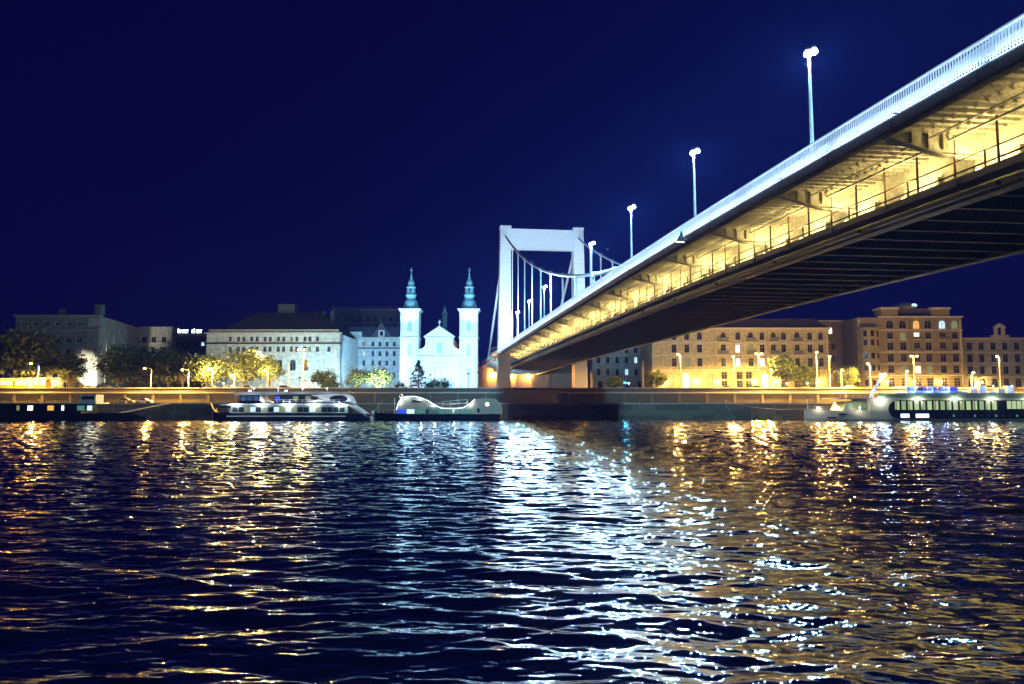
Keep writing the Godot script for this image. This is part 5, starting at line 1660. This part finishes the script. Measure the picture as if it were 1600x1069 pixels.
# ------------------------------------------------------------------ tram, cars and small street things
func make_street_things() -> void:
	var t := thing("tram", "long yellow tram with lit windows on the upper embankment", "tram", Vector3(-152.0, GROUND, -221.0))
	for seg in 3:
		var x0 := -14.0 + seg * 9.9
		var b := MB.new()
		b.slab(Vector3(x0, 0.45, -1.15), Vector3(x0 + 9.4, 3.35, 1.15), 0.25)
		var body := part(t, "body", b.mesh(), M.tram_yellow)
		bx(t, "roof_panel", Transform3D(), Vector3(x0 + 0.2, 3.352, -0.9), Vector3(x0 + 9.2, 3.6, 0.9), M.tram_cream, 0.1)
		bx(t, "cream_band", Transform3D(), Vector3(x0 + 0.05, 2.75, 1.15), Vector3(x0 + 9.35, 3.05, 1.17), M.tram_cream)
		for k in 5:
			if k == 2:
				var dr := part(t, "door", window_pane_mesh(1.2, 2.1), M.tram_cream, Vector3(x0 + 4.7, 1.65, 1.17))
				part(dr, "door_window", window_pane_mesh(0.9, 1.1), M.lit_cool, Vector3(0, 0.35, 0.03))
			else:
				part(t, "window", window_pane_mesh(1.45, 1.0), M.lit_cool if (k + seg) % 3 else M.lit_white, Vector3(x0 + 1.0 + k * 1.85, 2.15, 1.17))
		for k in 2:
			var wh := MB.new()
			wh.xf = Transform3D(Basis(Vector3.RIGHT, PI / 2), Vector3(x0 + 2.0 + k * 5.4, 0.36, 0.9))
			wh.lathe([[0.0, 0.0], [0.34, 0.0], [0.34, 0.14], [0.0, 0.16]], 14)
			part(t, "wheel", wh.mesh(), M.rubber)
		if seg < 2:
			bx(t, "bellows", Transform3D(), Vector3(x0 + 9.41, 0.6, -1.0), Vector3(x0 + 9.89, 3.2, 1.0), M.rubber)
		bx(t, "skirt", Transform3D(), Vector3(x0 + 0.1, 0.12, -1.1), Vector3(x0 + 9.3, 0.448, 1.1), M.dark_steel)
	# parked cars
	var spots := [
		[-126.0, GROUND, -224.0, "white", "white parked car on the street below the bright wall patch"],
		[-120.0, GROUND, -222.0, "silver", "silver parked car right of the bright wall patch"],
		[-88.0, GROUND, -219.6, "silver", "silver parked car under the left golden tree"],
		[-82.6, GROUND, -219.6, "white", "white parked car under the taller golden tree"],
		[-77.2, GROUND, -219.6, "silver", "silver parked car under the right golden tree"],
		[-66.5, GROUND, -219.8, "dark", "dark parked car by the tall mast lamp"],
		[-102.0, QUAY, -208.0, "white", "white car on the lower quay beyond the black ship's bow"],
		[-107.5, QUAY, -209.0, "silver", "silver car on the lower quay beside the white one"],
		[63.0, GROUND, -220.0, "silver", "silver parked car before the palace's shop windows"],
		[72.0, GROUND, -219.8, "dark", "dark parked car before the palace's lit doorway"],
		[99.5, GROUND, -219.6, "white", "white parked car before the recessed wing"],
		[140.0, GROUND, -219.6, "dark", "dark parked car before the domed house's end"],
	]
	for s in spots:
		make_car(Vector3(s[0], s[1], s[2]), M["car_" + s[3]], s[4])
	# advertising column
	var ad := thing("advertising_column", "lit white advertising column with dark domed cap", "advertising column", Vector3(-60.8, GROUND, -219.5))
	var am := MB.new()
	am.lathe([[0.0, 0.5], [0.62, 0.5], [0.62, 2.5], [0.0, 2.5]], 18)
	part(ad, "lit_display", am.mesh(), M.lit_column)
	var ab := MB.new()
	ab.lathe([[0.0, 0.0], [0.75, 0.0], [0.75, 0.4], [0.64, 0.498], [0.0, 0.498]], 18)
	part(ad, "base", ab.mesh(), M.pole_dark)
	var ac := MB.new()
	ac.lathe([[0.0, 2.502], [0.78, 2.502], [0.78, 2.7], [0.5, 3.0], [0.1, 3.15], [0.0, 3.4]], 18)
	part(ad, "cap", ac.mesh(), M.pole_dark)
	# plain masts
	for e in [[-66.2, 8.0, "bare grey mast right of the golden trees"], [-49.2, 7.2, "slim pale mast left of the green lit trees"], [-36.4, 6.6, "slim mast right of the pale green tree"], [-22.8, 7.2, "slim mast before the church door, left one of a pair"], [-21.0, 6.0, "slim mast before the church door, right one of a pair"], [38.8, 9.0, "pale mast before the low tree by the pier"]]:
		var mt := thing("flag_mast", e[2], "mast", Vector3(e[0], GROUND, -221.5))
		var mm := MB.new()
		mm.tube([Vector3.ZERO, Vector3(0, e[1], 0)], [0.13, 0.07], 8)
		part(mt, "pole", mm.mesh(), M.pole_grey)
		var mb2 := MB.new()
		mb2.lathe([[0.0, 0.0], [0.24, 0.0], [0.24, 0.4], [0.14, 0.55], [0.0, 0.55]], 10)
		part(mt, "base", mb2.mesh(), M.pole_grey)
	# wall lanterns at the ground floors
	for e in [[50.5, -244.4, "left of the palace's first arch"], [60.3, -244.4, "between the palace's second and third arch"], [67.0, -244.4, "right of the palace's third arch"], [79.2, -244.4, "left of the palace's lit doorway"], [86.6, -244.4, "right of the palace's lit doorway"], [100.0, -244.4, "at the palace's right end"], [125.0, -249.4, "left on the domed house's ground floor"], [134.0, -249.4, "in the middle of the domed house's ground floor"], [142.8, -249.4, "right on the domed house's ground floor"], [160.0, -255.4, "on the aedicule house's ground floor"], [-160.5, -249.4, "left on the corner block's ground floor"], [-153.0, -249.4, "in the middle of the corner block's ground floor"]]:
		var wl := thing("wall_lantern", "amber wall lantern " + e[2], "lantern", Vector3(e[0], GROUND + 3.6, e[1]))
		bx(wl, "bracket", Transform3D(), Vector3(-0.06, -0.06, -0.6), Vector3(0.06, 0.06, 0.5), M.pole_dark)
		var lm := MB.new()
		lm.lathe([[0.0, -0.4], [0.13, -0.36], [0.2, 0.05], [0.0, 0.05]], 8, Vector3(0, 0, 0.7))
		part(wl, "lamp_glass", lm.mesh(), M.sodium)
		var lc := MB.new()
		lc.lathe([[0.0, 0.052], [0.24, 0.052], [0.1, 0.22], [0.0, 0.26]], 8, Vector3(0, 0, 0.7))
		part(wl, "lantern_cap", lc.mesh(), M.pole_dark)
		omni(wl, Vector3(0, -0.18, 0.7), Color(1.0, 0.8, 0.4), 34.0, 0.12)
	# mooring bollards and ladders on the quay
	for k in 14:
		var bx0 := -150.0 + k * 23.0
		var mo := thing("mooring_bollard", ordinal(k + 1) + " cast iron mooring bollard along the quay edge, counted downstream", "bollard", Vector3(bx0, QUAY + 0.14, -201.2), 0.0, "mooring bollards on the quay edge")
		var mb3 := MB.new()
		mb3.lathe([[0.0, 0.0], [0.3, 0.0], [0.3, 0.08], [0.2, 0.14], [0.18, 0.5], [0.3, 0.6], [0.28, 0.72], [0.0, 0.78]], 12)
		part(mo, "post", mb3.mesh(), M.pole_dark)
		var mb4 := MB.new()
		mb4.tube([Vector3(-0.36, 0.42, 0), Vector3(0.36, 0.42, 0)], [0.06], 6)
		part(mo, "crossbar", mb4.mesh(), M.pole_dark)
	for k in 4:
		var ld := thing("quay_ladder", "steel ladder down the quay wall " + ["below the black ship's bow", "left of the yacht", "right of the slanting stair strings", "left of the cruise ship's bow"][k], "ladder", Vector3([-90.0, -80.0, 64.0, 70.0][k], 0, -200.05))
		for sx in [-0.22, 0.22]:
			bx(ld, "rail", Transform3D(), Vector3(sx - 0.03, 0.1, 0), Vector3(sx + 0.03, QUAY + 0.1, 0.06), M.pole_grey)
		for r in 11:
			bx(ld, "rung", Transform3D(), Vector3(-0.19, 0.3 + r * 0.36, 0.01), Vector3(0.19, 0.34 + r * 0.36, 0.05), M.pole_grey)
	# small globe lamps low on the promenade
	for e in [[-84.5, "left of the silver car"], [-67.8, "by the bare grey mast"], [-57.6, "right of the advertising column"], [80.5, "below the big dark tree"], [86.5, "right of the big dark tree"], [34.2, "beside the pier's right corner"]]:
		var gl := thing("globe_lamp", "small white globe lamp " + e[1], "lamp", Vector3(e[0], GROUND, -219.2))
		var gp := MB.new()
		gp.tube([Vector3.ZERO, Vector3(0, 1.9, 0)], [0.07, 0.05], 6)
		part(gl, "pole", gp.mesh(), M.pole_dark)
		var gb := MB.new()
		gb.lathe([[0.0, 1.86], [0.15, 1.93], [0.22, 2.08], [0.15, 2.23], [0.0, 2.3]], 12)
		part(gl, "lamp_globe", gb.mesh(), M.globe)
		omni(gl, Vector3(0, 2.08, 0), Color(0.95, 0.97, 1.0), 4.0, 0.15)
	# blue lamp by the low tree
	var bl := thing("blue_lamp", "vivid blue lamp under the low tree beside the pier", "lamp", Vector3(33.6, GROUND, -222))
	var bp := MB.new()
	bp.tube([Vector3.ZERO, Vector3(0, 2.2, 0)], [0.07, 0.05], 6)
	part(bl, "pole", bp.mesh(), M.pole_dark)
	var bg := MB.new()
	bg.boxc(Vector3(0, 2.35, 0), Vector3(0.9, 0.32, 0.3))
	part(bl, "lamp_box", bg.mesh(), M.blue_lamp)
	omni(bl, Vector3(0, 2.4, 0.7), Color(0.2, 0.75, 1.0), 7.0, 0.2)
	# navigation sign on the bridge rail
	var turn := Basis(Vector3.UP, deg_to_rad(PHI))
	var ns := thing("navigation_sign", "dark triangular navigation board with a pale light bar on the bridge rail", "sign", BRIDGE_AT + turn * Vector3(-0.55, rail_y(69.5) - 1.9, -69.5), PHI)
	var nb := MB.new()
	nb.prism(PackedVector2Array([Vector2(-0.55, 0.0), Vector2(0.2, 0.0), Vector2(-0.02, 1.05)]), -0.04, 0.04)
	part(ns, "board", nb.mesh(), M.boat_dark)
	var nl := MB.new()
	nl.boxc(Vector3(-0.2, -0.12, 0.06), Vector3(0.8, 0.1, 0.1))
	part(ns, "light_bar", nl.mesh(), M.lit_white)
	var nk := MB.new()
	nk.box(Vector3(0.2, 0.1, -0.06), Vector3(0.54, 0.24, 0.06))
	part(ns, "bracket", nk.mesh(), M.dark_steel)
	# gulls lit over the pylon
	for e in [[9.4, 55.0, -222.0, 20.0, "pale gull gliding above the pylon crossbeam"], [5.8, 45.5, -215.0, 70.0, "pale gull over the near main cable"], [27.0, 47.5, -208.0, 120.0, "pale gull right of the pylon"]]:
		var gu := thing("gull", e[4], "bird", Vector3(e[0], e[1], e[2]), e[3])
		var bm := MB.new()
		bm.tube([Vector3(-0.26, 0, 0), Vector3(-0.1, 0.02, 0), Vector3(0.1, 0.02, 0), Vector3(0.24, 0.05, 0), Vector3(0.33, 0.04, 0)], [0.02, 0.08, 0.08, 0.05, 0.01], 7)
		for s in [-1.0, 1.0]:
			bm.quad(Vector3(0.1, 0.04, s * 0.05), Vector3(0.14, 0.16, s * 0.35), Vector3(-0.02, 0.15, s * 0.35), Vector3(-0.1, 0.04, s * 0.05))
			bm.tri(Vector3(0.14, 0.16, s * 0.35), Vector3(-0.12, 0.1, s * 0.75), Vector3(-0.02, 0.15, s * 0.35))
		part(gu, "body", bm.mesh(), M.boat_white)

func make_car(at: Vector3, m: Material, label: String) -> void:
	var t := thing("parked_car", label, "car", at, 0.0, "cars parked along the embankment")
	var b := MB.new()
	b.prism(PackedVector2Array([Vector2(-2.15, 0.32), Vector2(2.15, 0.32), Vector2(2.18, 0.68), Vector2(1.95, 0.86), Vector2(1.05, 0.95), Vector2(-1.5, 0.98), Vector2(-2.1, 0.9), Vector2(-2.2, 0.6)]), -0.86, 0.86)
	part(t, "body", b.mesh(), m)
	var r := MB.new()
	r.prism(PackedVector2Array([Vector2(1.05, 0.95), Vector2(0.35, 1.42), Vector2(-1.0, 1.46), Vector2(-1.75, 0.97)]), -0.74, 0.74)
	part(t, "cabin", r.mesh(), m)
	for s in [-1.0, 1.0]:
		var g := MB.new()
		g.prism(PackedVector2Array([Vector2(0.85, 1.0), Vector2(0.3, 1.36), Vector2(-0.95, 1.39), Vector2(-1.5, 1.02)]), s * 0.741 - 0.008, s * 0.741 + 0.008)
		part(t, "side_window", g.mesh(), M.dark_glass)
		for x in [-1.35, 1.35]:
			var w := MB.new()
			w.xf = Transform3D(Basis(Vector3.RIGHT, PI / 2), Vector3(x, 0.32, s * 0.8))
			w.lathe([[0.0, -0.1], [0.32, -0.1], [0.32, 0.1], [0.0, 0.1]], 14)
			part(t, "wheel", w.mesh(), M.rubber)
		bx(t, "headlight", Transform3D(), Vector3(2.12, 0.6, s * 0.6 - 0.15), Vector3(2.19, 0.72, s * 0.6 + 0.15), M.boat_white)
		bx(t, "tail_light", Transform3D(), Vector3(-2.19, 0.66, s * 0.6 - 0.15), Vector3(-2.12, 0.8, s * 0.6 + 0.15), M.red_paint)

func _ready() -> void:
	rng.seed = 7
	make_view()
	make_materials()
	M.lit_letters = glow(Color(0.85, 0.97, 1.0), 2.2)
	M.tube_light = glow(Color(0.88, 0.95, 1.0), 0.9)
	M.lit_cool_dim = glow(Color(0.5, 0.85, 0.8), 0.12)
	M.lit_cool_strong = glow(Color(0.75, 0.9, 1.0), 2.2)
	M.lit_cabin = glow(Color(0.8, 0.9, 0.66), 0.3)
	M.lit_cabin_dim = glow(Color(0.75, 0.9, 0.66), 0.2)
	M.lit_blue_dim = glow(Color(0.3, 0.5, 1.0), 0.4)
	M.blue_lamp = glow(Color(0.2, 0.65, 1.0), 3.0)
	M.lit_column = glow(Color(0.9, 0.95, 1.0), 1.1)
	M.globe = glow(Color(0.95, 0.97, 1.0), 7.0)
	make_river()
	make_bank()
	make_bridge()
	make_buildings()
	make_church()
	make_walkway_floods()
	make_bridge_lamps()
	make_lamps()
	make_trees()
	make_boats()
	make_street_things()
